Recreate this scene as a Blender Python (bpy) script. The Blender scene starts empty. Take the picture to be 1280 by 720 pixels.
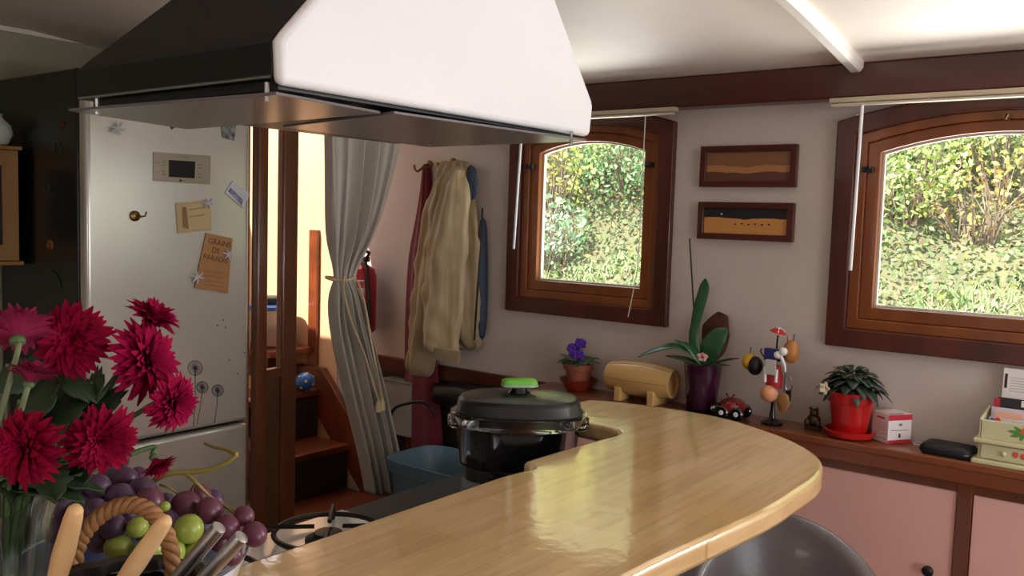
import bpy, bmesh, math, random
import numpy as np
from mathutils import Vector, Matrix

random.seed(7)
rng = np.random.default_rng(7)
PI = math.pi
SC = bpy.context.scene
COL = SC.collection

# ---------------------------------------------------------------- camera
CAM_Z, FPX = 1.60, 1113.0
YAW, PITCH, ROLL = (math.radians(a) for a in (37.35, 4.47, 1.73))
_f = Vector((-math.sin(YAW)*math.cos(PITCH), math.cos(YAW)*math.cos(PITCH), -math.sin(PITCH)))
_r0 = Vector((math.cos(YAW), math.sin(YAW), 0))
_d0 = _f.cross(_r0)
_r = _r0*math.cos(ROLL) - _d0*math.sin(ROLL)
_d = _f.cross(_r)
CAM = Vector((0, 0, CAM_Z))
cd = bpy.data.cameras.new('camera')
cam = bpy.data.objects.new('camera', cd)
COL.objects.link(cam)
cd.sensor_width = 36.0
cd.lens = FPX/1280*36.0
cd.clip_start = 0.02
_m = Matrix((( _r.x, -_d.x, -_f.x, 0), (_r.y, -_d.y, -_f.y, 0), (_r.z, -_d.z, -_f.z, CAM_Z), (0, 0, 0, 1)))
cam.matrix_world = _m
SC.camera = cam

# ---------------------------------------------------------------- world, sun, assumed daylight and fill lamps, exposure
w = bpy.data.worlds.new('sky'); SC.world = w; w.use_nodes = True
bg = w.node_tree.nodes['Background']
bg.inputs[0].default_value = (0.80, 0.90, 1.0, 1); bg.inputs[1].default_value = 4.2
SUN_DIR = Vector((0.22, 0.50, -0.88))
sl = bpy.data.lights.new('sun', 'SUN'); sl.energy = 17.0; sl.angle = 0.01; sl.color = (1.0, 0.93, 0.80)
so = bpy.data.objects.new('sun', sl); COL.objects.link(so)
so.rotation_euler = SUN_DIR.to_track_quat('-Z', 'Y').to_euler(); so.location = (-4, -8, 12)
def added_area_light(name, loc, direction, sx, sy, energy, color):
    l = bpy.data.lights.new(name, 'AREA'); l.shape = 'RECTANGLE'; l.size = sx; l.size_y = sy
    l.energy = energy; l.color = color
    o = bpy.data.objects.new(name, l); COL.objects.link(o); o.location = loc
    o.rotation_euler = Vector(direction).to_track_quat('-Z', 'Z').to_euler()
    return o
# assumed daylight lamp added in the unseen glazed opening of the end wall (x = 2.6)
added_area_light('daylight_end_glazing', (2.62, 0.75, 1.35), (-1, 0, 0.6), 2.1, 1.1, 24, (1.0, 0.96, 0.92))
# unseen fill lamp added outside to brighten the ceiling through the windows
added_area_light('daylight_off_the_water', (-0.9, 3.5, 0.80), (0, -0.62, 0.78), 3.4, 0.7, 105, (1.0, 0.97, 0.9))
# assumed daylight lamp in an unseen further window; fill lamp added in the unseen opposite wall
added_area_light('daylight_further_window', (1.05, 2.73, 1.62), (0, -1, 0.9), 0.75, 0.5, 55, (0.97, 0.98, 1.0))
added_area_light('daylight_opposite_window', (-0.2, -1.83, 1.55), (0, 1, 0.45), 1.5, 0.5, 16, (1.0, 0.95, 0.9))
SC.view_settings.view_transform = 'Standard'; SC.view_settings.look = 'None'
SC.view_settings.gamma = 1.0; SC.view_settings.use_curve_mapping = False
SC.view_settings.exposure = 0.0
SC.cycles.use_denoising = True
SC.cycles.max_bounces = 10
SC.cycles.transmission_bounces = 8
SC.cycles.transparent_max_bounces = 12
SC.cycles.sample_clamp_indirect = 6.0
SC.cycles.caustics_refractive = False
SC.cycles.caustics_reflective = False

# ---------------------------------------------------------------- pixels (1280x720) to places
def ray(x, y): return _r*((x-640)/FPX) + _d*((y-360)/FPX) + _f
def at(x, y, ax, val):
    d = ray(x, y); i = 'xyz'.index(ax); t = (val-CAM[i])/d[i]
    return CAM + d*t
def dep(x, y, t): return CAM + ray(x, y)*t

# ---------------------------------------------------------------- materials
def lin(c):
    return tuple(((v/255)/12.92 if v/255 <= 0.04045 else ((v/255+0.055)/1.055)**2.4) for v in c)
MATS = {}
def mat(name, rgb, rough=0.5, metal=0.0, coat=0.0, var=0.10, scale=9.0, bump=0.0, bscale=60.0, trans=0.0, ior=1.45, stretch=None, rgb2=None, sheen=0.0, sub=0.0, coat_rough=0.08):
    if name in MATS: return MATS[name]
    m = bpy.data.materials.new(name); m.use_nodes = True
    nt = m.node_tree; b = nt.nodes['Principled BSDF']
    c = lin(rgb)
    tc = nt.nodes.new('ShaderNodeTexCoord'); mp = nt.nodes.new('ShaderNodeMapping')
    nt.links.new(tc.outputs['Object'], mp.inputs['Vector'])
    if stretch: mp.inputs['Scale'].default_value = stretch
    nz = nt.nodes.new('ShaderNodeTexNoise'); nz.inputs['Scale'].default_value = scale; nz.inputs['Detail'].default_value = 6
    nt.links.new(mp.outputs['Vector'], nz.inputs['Vector'])
    rp = nt.nodes.new('ShaderNodeValToRGB')
    rp.color_ramp.elements[0].position = 0.3; rp.color_ramp.elements[1].position = 0.7
    c2 = lin(rgb2) if rgb2 else tuple(v*(1-var) for v in c)
    c1 = c if rgb2 else tuple(min(1, v*(1+var)) for v in c)
    rp.color_ramp.elements[0].color = (*c2, 1); rp.color_ramp.elements[1].color = (*c1, 1)
    nt.links.new(nz.outputs['Fac'], rp.inputs['Fac'])
    nt.links.new(rp.outputs['Color'], b.inputs['Base Color'])
    b.inputs['Roughness'].default_value = rough; b.inputs['Metallic'].default_value = metal
    b.inputs['Coat Weight'].default_value = coat; b.inputs['Coat Roughness'].default_value = coat_rough
    b.inputs['Transmission Weight'].default_value = trans; b.inputs['IOR'].default_value = ior
    b.inputs['Sheen Weight'].default_value = sheen
    b.inputs['Subsurface Weight'].default_value = sub
    if sub: b.inputs['Subsurface Radius'].default_value = (0.006, 0.003, 0.003)
    if bump:
        n2 = nt.nodes.new('ShaderNodeTexNoise'); n2.inputs['Scale'].default_value = bscale; n2.inputs['Detail'].default_value = 5
        nt.links.new(mp.outputs['Vector'], n2.inputs['Vector'])
        bp = nt.nodes.new('ShaderNodeBump'); bp.inputs['Strength'].default_value = bump; bp.inputs['Distance'].default_value = 0.01
        nt.links.new(n2.outputs['Fac'], bp.inputs['Height']); nt.links.new(bp.outputs['Normal'], b.inputs['Normal'])
    MATS[name] = m
    return m

def wood(name, rgb, rgb2, rough=0.35, coat=0.4, axis='y', grain=14.0):
    st = {'x': (0.12, 1, 1), 'y': (1, 0.12, 1), 'z': (1, 1, 0.12)}[axis]
    return mat(name, rgb, rough, 0, coat, rgb2=rgb2, scale=grain, stretch=st, bump=0.05, bscale=40)

def bartop_mat():
    m = bpy.data.materials.new('varnished beech block'); m.use_nodes = True
    nt = m.node_tree; b = nt.nodes['Principled BSDF']; L = nt.links.new
    tc = nt.nodes.new('ShaderNodeTexCoord'); mp = nt.nodes.new('ShaderNodeMapping')
    mp.inputs['Rotation'].default_value = (0, 0, PI/2)
    L(tc.outputs['Object'], mp.inputs['Vector'])
    br = nt.nodes.new('ShaderNodeTexBrick')
    br.inputs['Color1'].default_value = (*lin((230, 196, 138)), 1); br.inputs['Color2'].default_value = (*lin((215, 177, 116)), 1)
    br.inputs['Mortar'].default_value = (*lin((196, 152, 90)), 1)
    br.inputs['Scale'].default_value = 1.0; br.inputs['Mortar Size'].default_value = 0.0006; br.inputs['Mortar Smooth'].default_value = 0.6
    br.inputs['Brick Width'].default_value = 0.34; br.inputs['Row Height'].default_value = 0.046; br.inputs['Bias'].default_value = -0.2
    L(mp.outputs['Vector'], br.inputs['Vector'])
    m2 = nt.nodes.new('ShaderNodeMapping'); m2.inputs['Scale'].default_value = (1, 0.08, 1); L(tc.outputs['Object'], m2.inputs['Vector'])
    nz = nt.nodes.new('ShaderNodeTexNoise'); nz.inputs['Scale'].default_value = 60; nz.inputs['Detail'].default_value = 8; L(m2.outputs['Vector'], nz.inputs['Vector'])
    mx = nt.nodes.new('ShaderNodeMix'); mx.data_type = 'RGBA'; mx.blend_type = 'MULTIPLY'; mx.inputs[0].default_value = 0.35
    rp = nt.nodes.new('ShaderNodeValToRGB'); rp.color_ramp.elements[0].color = (0.55, 0.48, 0.4, 1); rp.color_ramp.elements[1].color = (1, 1, 1, 1)
    rp.color_ramp.elements[0].position = 0.32; rp.color_ramp.elements[1].position = 0.55
    L(nz.outputs['Fac'], rp.inputs['Fac']); L(br.outputs['Color'], mx.inputs[6]); L(rp.outputs['Color'], mx.inputs[7])
    L(mx.outputs[2], b.inputs['Base Color'])
    b.inputs['Roughness'].default_value = 0.30; b.inputs['Coat Weight'].default_value = 1.0; b.inputs['Coat Roughness'].default_value = 0.09; b.inputs['Coat IOR'].default_value = 2.3
    n3 = nt.nodes.new('ShaderNodeTexNoise'); n3.inputs['Scale'].default_value = 26; n3.inputs['Detail'].default_value = 3; L(tc.outputs['Object'], n3.inputs['Vector'])
    bp = nt.nodes.new('ShaderNodeBump'); bp.inputs['Strength'].default_value = 0.06; bp.inputs['Distance'].default_value = 0.01
    L(n3.outputs['Fac'], bp.inputs['Height']); L(bp.outputs['Normal'], b.inputs['Normal']); L(bp.outputs['Normal'], b.inputs['Coat Normal'])
    return m
def painting_mat(name, sky, land, dark, y_split, amp):
    # flat print: sky above, land below a wavy line, with a darker streak (Generated x runs along, z up)
    m = bpy.data.materials.new(name); m.use_nodes = True
    nt = m.node_tree; b = nt.nodes['Principled BSDF']; L = nt.links.new
    tc = nt.nodes.new('ShaderNodeTexCoord'); sx = nt.nodes.new('ShaderNodeSeparateXYZ'); L(tc.outputs['Generated'], sx.inputs[0])
    mp = nt.nodes.new('ShaderNodeMapping'); mp.inputs['Scale'].default_value = (3.2, 0, 0.4); L(tc.outputs['Generated'], mp.inputs['Vector'])
    nz = nt.nodes.new('ShaderNodeTexNoise'); nz.inputs['Scale'].default_value = 1.0; nz.inputs['Detail'].default_value = 3; L(mp.outputs['Vector'], nz.inputs['Vector'])
    ma = nt.nodes.new('ShaderNodeMath'); ma.operation = 'MULTIPLY_ADD'; ma.inputs[1].default_value = amp; L(nz.outputs['Fac'], ma.inputs[0]); L(sx.outputs['Z'], ma.inputs[2])
    rp = nt.nodes.new('ShaderNodeValToRGB'); rp.color_ramp.interpolation = 'CONSTANT'
    e = rp.color_ramp.elements; e[0].position = 0; e[0].color = (*lin(land), 1)
    e[1].position = y_split+amp*0.5; e[1].color = (*lin(sky), 1)
    if dark:
        k = rp.color_ramp.elements.new(y_split+amp*0.5-0.22); k.color = (*lin(dark), 1)
    L(ma.outputs[0], rp.inputs['Fac']); L(rp.outputs['Color'], b.inputs['Base Color'])
    b.inputs['Roughness'].default_value = 0.45
    MATS[name] = m; return m

WALLP = mat('pinkish white wall paint', (198, 184, 176), 0.65, var=0.03, bump=0.05, bscale=120)
CEILP = mat('warm white ceiling paint', (244, 230, 218), 0.55, var=0.02)
BEAMP = mat('white beam paint', (244, 236, 226), 0.5, var=0.02)
MAHOG = wood('dark red mahogany', (88, 34, 20), (62, 23, 14), 0.35, 0.3, 'x')
MAHOGZ = wood('dark red mahogany upright', (88, 34, 20), (62, 23, 14), 0.35, 0.3, 'z')
SASHW = wood('warm varnished sash wood', (136, 72, 28), (108, 54, 20), 0.3, 0.5, 'z')
LEDGEW = wood('varnished ledge wood', (142, 80, 46), (112, 58, 32), 0.3, 0.5, 'x')
STAIRW = wood('stair mahogany', (122, 60, 32), (92, 42, 22), 0.3, 0.5, 'y')
POSTW = wood('post wood', (112, 62, 34), (86, 46, 25), 0.3, 0.5, 'z')
BLACK = mat('matt black', (20, 20, 21), 0.45, var=0.05)
BLACKG = mat('gloss black', (14, 14, 16), 0.12, coat=0.5, var=0.05)
STEEL = mat('brushed steel', (190, 190, 192), 0.28, 1.0, var=0.05)
WHITE = mat('white plastic', (232, 230, 226), 0.4, var=0.02)
def thin_glass(name, tint=(0.96, 0.98, 0.97), fac=0.06, rough=0.02):
    m = bpy.data.materials.new(name); m.use_nodes = True; nt = m.node_tree
    nt.nodes.remove(nt.nodes['Principled BSDF'])
    t = nt.nodes.new('ShaderNodeBsdfTransparent'); t.inputs[0].default_value = (*tint, 1)
    g = nt.nodes.new('ShaderNodeBsdfGlossy'); g.inputs['Roughness'].default_value = rough
    x = nt.nodes.new('ShaderNodeMixShader'); x.inputs[0].default_value = fac
    nt.links.new(t.outputs[0], x.inputs[1]); nt.links.new(g.outputs[0], x.inputs[2]); nt.links.new(x.outputs[0], nt.nodes['Material Output'].inputs[0])
    return m
GLASS = thin_glass('window glass')
CLEARP = mat('clear plastic', (235, 240, 245), 0.04, trans=1.0, ior=1.3, var=0.0)

# ---------------------------------------------------------------- mesh builder
class MB:
    def __init__(s): s.v = []; s.f = []
    def add(s, vs, fs):
        n = len(s.v); s.v += [Vector(v) for v in vs]; s.f += [[i+n for i in f] for f in fs]; return s
    def box(s, x0, x1, y0, y1, z0, z1):
        v = [(x, y, z) for z in (z0, z1) for y in (y0, y1) for x in (x0, x1)]
        return s.add(v, [[0, 2, 3, 1], [4, 5, 7, 6], [0, 1, 5, 4], [2, 6, 7, 3], [0, 4, 6, 2], [1, 3, 7, 5]])
    def prism(s, pts, off):
        # closed polygon (3d points) pushed along off
        off = Vector(off); a = [Vector(p) for p in pts]; n = len(a)
        nrm = Vector((0, 0, 0))
        for i in range(n): nrm += a[i].cross(a[(i+1) % n])
        if nrm.dot(off) > 0: a = a[::-1]
        b = [p+off for p in a]
        fs = [list(range(n)), list(range(2*n-1, n-1, -1))]
        fs += [[(i+1) % n, i, n+i, n+(i+1) % n] for i in range(n)]
        return s.add(a+b, fs)
    def ring(s, outer, inner, off):
        off = Vector(off); n = len(outer)
        o = [Vector(p) for p in outer]; i_ = [Vector(p) for p in inner]
        v = o+i_+[p+off for p in o]+[p+off for p in i_]
        fs = []
        for k in range(n):
            j = (k+1) % n
            fs += [[k, j, n+j, n+k], [2*n+k, 3*n+k, 3*n+j, 2*n+j], [k, 2*n+k, 2*n+j, j], [n+k, n+j, 3*n+j, 3*n+k]]
        return s.add(v, fs)
    def lathe(s, prof, n=28, c=(0, 0, 0), axis=(0, 0, 1), sx=1.0, sy=1.0, expo=2.0):
        q = Vector((0, 0, 1)).rotation_difference(Vector(axis).normalized())
        c = Vector(c); vs = []
        for r, z in prof:
            for k in range(n):
                a = 2*PI*k/n; ca, sa = math.cos(a), math.sin(a)
                if expo != 2.0:
                    g = (abs(ca)**expo+abs(sa)**expo)**(-1/expo)
                else: g = 1
                vs.append(c + q @ Vector((r*ca*g*sx, r*sa*g*sy, z)))
        fs = []
        m = len(prof)
        for i in range(m-1):
            for k in range(n):
                j = (k+1) % n
                fs.append([i*n+k, i*n+j, (i+1)*n+j, (i+1)*n+k])
        if prof[0][0] > 1e-6: fs.append([k for k in range(n)][::-1])
        if prof[-1][0] > 1e-6: fs.append([(m-1)*n+k for k in range(n)])
        return s.add(vs, fs)
    def ball(s, c, r, n=12, m=8, sz=1.0, axis=(0, 0, 1)):
        prof = [(r*math.sin(PI*i/m) if 0 < i < m else 0.0005*r, -r*sz*math.cos(PI*i/m)) for i in range(m+1)]
        return s.lathe(prof, n, c, axis)
    def tube(s, path, rad, n=8, flat=None):
        path = [Vector(p) for p in path]; m = len(path)
        if not isinstance(rad, (list, tuple)): rad = [rad]*m
        vs = []; prev = None
        for i, p in enumerate(path):
            t = (path[min(i+1, m-1)]-path[max(i-1, 0)]).normalized()
            if prev is None:
                u = t.orthogonal().normalized()
            else:
                u = (prev-t*prev.dot(t)).normalized()
            prev = u; w_ = t.cross(u)
            for k in range(n):
                a = 2*PI*k/n
                vs.append(p + (u*math.cos(a)+w_*math.sin(a))*rad[i])
        fs = [[i*n+k, i*n+(k+1) % n, (i+1)*n+(k+1) % n, (i+1)*n+k] for i in range(m-1) for k in range(n)]
        fs += [list(range(n))[::-1], [(m-1)*n+k for k in range(n)]]
        return s.add(vs, fs)
    def grid(s, P):
        h = len(P); w_ = len(P[0])
        vs = [p for row in P for p in row]
        fs = [[i*w_+j, i*w_+j+1, (i+1)*w_+j+1, (i+1)*w_+j] for i in range(h-1) for j in range(w_-1)]
        return s.add(vs, fs)
    def build(s, name, material, parent=None, world=True, smooth=None, bevel=0.0, seg=2, solid=0.0, sub=0):
        org = Vector((0, 0, 0))
        p = parent
        if world:
            while p is not None: org += Vector(p.location); p = p.parent
        me = bpy.data.meshes.new(name)
        me.from_pydata([tuple(v-org) for v in s.v], [], s.f); me.update()
        bm = bmesh.new(); bm.from_mesh(me); bmesh.ops.recalc_face_normals(bm, faces=bm.faces); bm.to_mesh(me); bm.free()
        o = bpy.data.objects.new(name, me); COL.objects.link(o)
        me.materials.append(material)
        if parent is not None: o.parent = parent
        if smooth is not None:
            me.shade_smooth()
            if smooth < 180: me.set_sharp_from_angle(angle=math.radians(smooth))
        if solid:
            k = o.modifiers.new('solid', 'SOLIDIFY'); k.thickness = solid; k.offset = 0
        if bevel:
            k = o.modifiers.new('bevel', 'BEVEL'); k.width = bevel; k.segments = seg; k.limit_method = 'ANGLE'; k.angle_limit = math.radians(50)
        if sub:
            k = o.modifiers.new('sub', 'SUBSURF'); k.levels = sub; k.render_levels = sub
        return o

def tag(o, label, cat, group=None):
    o['label'] = label; o['category'] = cat
    if group: o['group'] = group
    return o
def thing(name, label, cat, loc, group=None):
    o = bpy.data.objects.new(name, None); COL.objects.link(o); o.location = loc
    o.empty_display_size = 0.05
    return tag(o, label, cat, group)
def struct(o): o['kind'] = 'structure'; return o
def text_part(name, txt, size, material, parent, loc, xdir, ydir, align='CENTER'):
    cu = bpy.data.curves.new(name, 'FONT'); cu.body = txt; cu.size = size; cu.align_x = align; cu.align_y = 'CENTER'; cu.extrude = 0.0002
    tmp = bpy.data.objects.new(name+'_tmp', cu); COL.objects.link(tmp)
    dg = bpy.context.evaluated_depsgraph_get()
    me = bpy.data.meshes.new_from_object(tmp.evaluated_get(dg))
    bpy.data.objects.remove(tmp); bpy.data.curves.remove(cu)
    xd = Vector(xdir).normalized(); yd = Vector(ydir); yd = (yd-xd*yd.dot(xd)).normalized(); zd = xd.cross(yd)
    org = Vector((0, 0, 0)); p = parent
    while p is not None: org += Vector(p.location); p = p.parent
    me.transform(Matrix.Translation(Vector(loc)-org) @ Matrix((xd, yd, zd)).transposed().to_4x4())
    me.materials.clear(); me.materials.append(material)
    o = bpy.data.objects.new(name, me); COL.objects.link(o); o.parent = parent
    return o

# ================================================================ THE ROOM
WY = 2.70          # inner face of the window wall
X0, X1 = -3.30, 2.60
Y0 = -1.80
def ceil_z(y): return 2.243-0.036*(y-0.45)**2
fb = MB().box(-4.4, X1+0.1, Y0-0.1, WY+0.12, -0.08, 0.0)
struct(fb.build('floor', wood('floor boards', (120, 78, 48), (96, 60, 36), 0.4, 0.2, 'x')))

# windows: glass x range, z bottom, z at arch shoulder, z apex ; total frame border
WIN = [dict(x0=-1.955, x1=-1.512, z0=1.372, zs=1.845, za=1.882),
       dict(x0=-0.738, x1=-0.105, z0=1.372, zs=1.822, za=1.872),
       dict(x0=0.68, x1=1.42, z0=1.372, zs=1.822, za=1.872)]  # assumed third window out of view, added to let light in
CAS, SASH = 0.056, 0.066
def arch(wd, grow, y, n=12):
    x0, x1 = wd['x0']-grow, wd['x1']+grow; z0 = wd['z0']-grow; zs = wd['zs']+grow*0.75; za = wd['za']+grow*0.85
    pts = [(x0, y, z0), (x1, y, z0), (x1, y, zs)]
    for k in range(1, n):
        t = k/n; x = x1+(x0-x1)*t
        pts.append((x, y, zs+(za-zs)*(1-(2*t-1)**2)))
    pts.append((x0, y, zs))
    return pts
# window wall with two openings and the added unseen third
wb = MB()
TOPZ = 2.30
xs = [-4.4]
for wd in WIN: xs += [wd['x0']-SASH-0.01, wd['x1']+SASH+0.01]
xs.append(X1+0.1)
for i in range(len(xs)-1):
    if i % 2 == 0: wb.box(xs[i], xs[i+1], WY, WY+0.12, 0, TOPZ)
    else:
        wd = WIN[i//2]
        wb.box(xs[i], xs[i+1], WY, WY+0.12, 0, wd['z0']-SASH-0.005)
        wb.box(xs[i], xs[i+1], WY, WY+0.12, wd['za']+SASH-0.005, TOPZ)
struct(wb.build('wall_back', WALLP))
BRASS = mat('tarnished brass', (120, 92, 52), 0.35, 1.0)
for n_, wd in enumerate(WIN):
    b = MB().ring(arch(wd, SASH+CAS, WY-0.022), arch(wd, SASH, WY-0.022), (0, 0.03, 0))
    win = struct(b.build('window_%d' % (n_+1), MAHOGZ, bevel=0.004))
    MB().ring(arch(wd, SASH+0.0005, WY-0.006), arch(wd, SASH*0.55, WY-0.006), (0, 0.07, 0)).build('window_frame', SASHW, win, bevel=0.003)
    MB().ring(arch(wd, SASH*0.55, WY+0.006), arch(wd, 0.0, WY+0.006), (0, 0.05, 0)).build('sash', SASHW, win, bevel=0.003)
    MB().ring(arch(wd, 0.0, WY+0.03), arch(wd, -0.006, WY+0.03), (0, 0.016, 0)).build('glazing_seal', mat('pale glazing seal', (206, 200, 188), 0.5), win)
    MB().prism(arch(wd, 0.0, WY+0.035), (0, 0.004, 0)).build('pane', GLASS, win)
    for hx in ((wd['x0']-0.03, wd['x1']+0.03) if n_ == 0 else (wd['x0']-0.03,)):
        hz = wd['zs']-0.05
        h = MB().box(hx-0.014, hx+0.014, WY-0.018, WY+0.004, hz-0.008, hz+0.008)
        h.tube([(hx, WY-0.018, hz), (hx, WY-0.028, hz), (hx+0.012, WY-0.03, hz+0.004)], 0.004, 6)
        h.build('window_catch', BLACK, win)
hx = -0.42
hk = MB().box(hx-0.008, hx+0.008, WY-0.016, WY-0.004, 1.90, 1.915); hk.tube([(hx, WY-0.014, 1.905), (hx, WY-0.035, 1.90), (hx+0.006, WY-0.038, 1.912)], 0.004, 6)
hk.build('window_hook', BRASS, bpy.data.objects['window_2'])

# ceiling, with an assumed hatch open over the stairwell
HX = -3.02
def ceil_piece(x0, x1, ya, yb, n=18):
    m = MB(); lo = []; hi = []
    for k in range(n+1):
        y = ya+(yb-ya)*k/n
        lo.append((y, ceil_z(y))); hi.append((y, ceil_z(y)+0.10))
    pts = [(x0, y, z) for y, z in lo]+[(x0, y, z) for y, z in hi[::-1]]
    for k in range(n):
        a, b2 = lo[k], lo[k+1]; c, d = hi[k], hi[k+1]
        m.add([(x0, *a), (x0, *b2), (x1, *b2), (x1, *a), (x0, *c), (x0, *d), (x1, *d), (x1, *c)],
              [[0, 1, 2, 3], [7, 6, 5, 4], [0, 4, 5, 1], [3, 2, 6, 7]] + ([[0, 3, 7, 4]] if k == 0 else []) + ([[1, 5, 6, 2]] if k == n-1 else []))
    return m
struct(ceil_piece(HX, X1+0.1, Y0-0.1, WY+0.12).build('ceiling', CEILP, smooth=30))
struct(ceil_piece(-4.4, HX, Y0-0.1, 2.0).build('ceiling_over_bulkhead', CEILP, smooth=30))
struct(MB().box(-4.4, -3.85, 2.0, WY+0.12, 2.10, 2.2).build('ceiling_over_stairs', CEILP))  # unseen strip added to narrow the hatch and shrink the sun patch
# ceiling beams across the boat
tn = 1
for bx in (-0.80, 0.55, 1.85):
    m = MB(); pr = []
    for k in range(19):
        y = Y0+(WY-0.075-Y0)*k/18; z = ceil_z(y)
        m2 = [(bx-0.022, y, z+0.004), (bx-0.022, y, z-0.018), (bx-0.012, y, z-0.03), (bx+0.012, y, z-0.03), (bx+0.022, y, z-0.018), (bx+0.022, y, z+0.004)]
        pr.append([Vector(p) for p in m2])
    m.grid(pr); m.add(pr[-1], [[0, 1, 2, 3, 4, 5]])
    struct(m.build('trim_%d' % tn, BEAMP, smooth=40)); tn += 1
# mahogany carlin along the top of the window wall
struct(MB().box(HX+0.1, X1, WY-0.075, WY, 1.972, ceil_z(WY)+0.01).build('trim_%d' % tn, MAHOG, bevel=0.006)); tn += 1

# other walls
struct(MB().box(X0-0.06, X0, Y0, 1.985, 0, 2.32).build('wall_left', mat('olive white bulkhead paint', (168, 164, 140), 0.6, var=0.03)))
struct(MB().box(X0-0.004, X0+0.016, Y0, 1.985, ceil_z(1.4)-0.022, ceil_z(1.4)-0.006).build('trim_%d' % tn, BEAMP)); tn += 1
struct(MB().box(-4.4, -2.74, 1.985, 2.003, 0, 2.25).build('wall_stairwell', mat('stairwell paint', (232, 216, 196), 0.6, var=0.02)))
struct(MB().box(-4.46, -4.4, 1.9, WY+0.12, 0, 2.4).build('wall_stair_end', mat('stair end paint', (232, 216, 196), 0.6, var=0.02)))
fw = MB().box(-4.4, -0.97, Y0-0.1, Y0, 0, 2.32); fw.box(0.57, X1+0.1, Y0-0.1, Y0, 0, 2.32); fw.box(-0.97, 0.57, Y0-0.1, Y0, 0, 1.28); fw.box(-0.97, 0.57, Y0-0.1, Y0, 1.82, 2.32)
struct(fw.build('wall_front', WALLP))
struct(MB().box(-1.0, 0.6, Y0-0.09, Y0-0.07, 1.26, 1.84).build('window_5_shutter', WHITE))  # added panel closing the unseen opening against the sun
# end wall with an assumed wide glazed opening, added for light
e = MB(); e.box(X1, X1+0.1, Y0, -0.35, 0, 2.3); e.box(X1, X1+0.1, 1.85, WY, 0, 2.3); e.box(X1, X1+0.1, -0.35, 1.85, 0, 0.75); e.box(X1, X1+0.1, -0.35, 1.85, 1.98, 2.3)
struct(e.build('wall_right', WALLP))
g = MB()
for yy in (-0.35, 0.36, 1.08, 1.79): g.box(X1-0.03, X1, yy, yy+0.06, 0.75, 1.98)
g.box(X1-0.03, X1, -0.35, 1.85, 0.70, 0.76); g.box(X1-0.03, X1, -0.35, 1.85, 1.95, 2.0)
struct(g.build('window_4', SASHW))  # unseen glazing frame, assumed and added with the end daylight lamp
g = MB().ring([(-1.0, Y0-0.005, 1.25), (0.6, Y0-0.005, 1.25), (0.6, Y0-0.005, 1.85), (-1.0, Y0-0.005, 1.85)], [(-0.95, Y0-0.005, 1.3), (0.55, Y0-0.005, 1.3), (0.55, Y0-0.005, 1.8), (-0.95, Y0-0.005, 1.8)], (0, 0.03, 0))
struct(g.build('window_5', SASHW))  # unseen frame added around the fill lamp
struct(MB().box(-4.4, -3.04, WY-0.006, WY, 0, 2.05).build('wall_stair_side', mat('peach stairwell paint', (214, 172, 134), 0.6, var=0.02)))  # thin panel added over the hull wall, its peach colour standing for bounced light
# upright board on the hull side of the stairwell
q0 = at(398, 300, 'y', WY); struct(MB().box(q0.x-0.035, q0.x+0.02, WY-0.025, WY, 0.6, 1.52).build('trim_%d' % tn, STAIRW)); tn += 1

# ================================================================ LEDGE AND CABINETS UNDER THE WINDOWS
LZ = 1.0; LY = 2.545
ld = thing('window_ledge', 'varnished reddish wooden ledge running under both windows', 'ledge', (-0.6, LY, LZ-0.06))
MB().box(-1.86, X1, LY, WY, LZ-0.022, LZ).build('ledge_top', LEDGEW, ld, bevel=0.004)
MB().box(-1.86, X1, LY+0.006, LY+0.03, LZ-0.06, LZ-0.022).build('ledge_lip', LEDGEW, ld, bevel=0.003)
struct(MB().box(-3.0, -1.86, WY-0.02, WY, LZ-0.065, LZ-0.005).build('trim_%d' % tn, MAHOG, bevel=0.003)); tn += 1
struct(MB().box(-2.75, -1.70, WY-0.008, WY, 0, LZ-0.065).build('baseboard_back', mat('dark lower wall panel', (46, 38, 36), 0.6)))
PINK = mat('pale pink cabinet panel', (226, 176, 164), 0.55, var=0.03, scale=3)
cb = thing('wall_cabinet', 'long low cabinet with pale pink doors and brown wooden uprights under the ledge', 'cabinet', (-0.3, 2.6, 0))
cx = at(1204, 660, 'y', 2.57).x
pitch = 0.62
edges = [cx+pitch*k for k in range(-2, 5)]
MB().box(edges[0], X1, 2.575, WY, 0.0, LZ-0.06).build('body', mat('cabinet carcass', (120, 66, 44), 0.5), cb)
for ex in edges: MB().box(ex-0.018, ex+0.018, 2.558, 2.578, 0.05, LZ-0.06).build('upright', POSTW, cb, bevel=0.002)
MB().box(edges[0], X1, 2.562, 2.578, LZ-0.085, LZ-0.06).build('top_rail', POSTW, cb)
for ex in edges:
    d = MB().box(ex+0.02, ex+pitch-0.02, 2.566, 2.58, 0.07, LZ-0.087).build('door', PINK, cb, bevel=0.002)
    k0 = MB().lathe([(0.004, 0), (0.006, 0.006), (0.014, 0.012), (0.015, 0.02), (0.009, 0.025), (0.0001, 0.026)], 14, (ex+pitch-0.075, 2.566, at(1175, 716, 'y', 2.56).z), (0, -1, 0))
    k0.build('knob', BLACK, d, smooth=60)
cb_left = edges[0]

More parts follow.
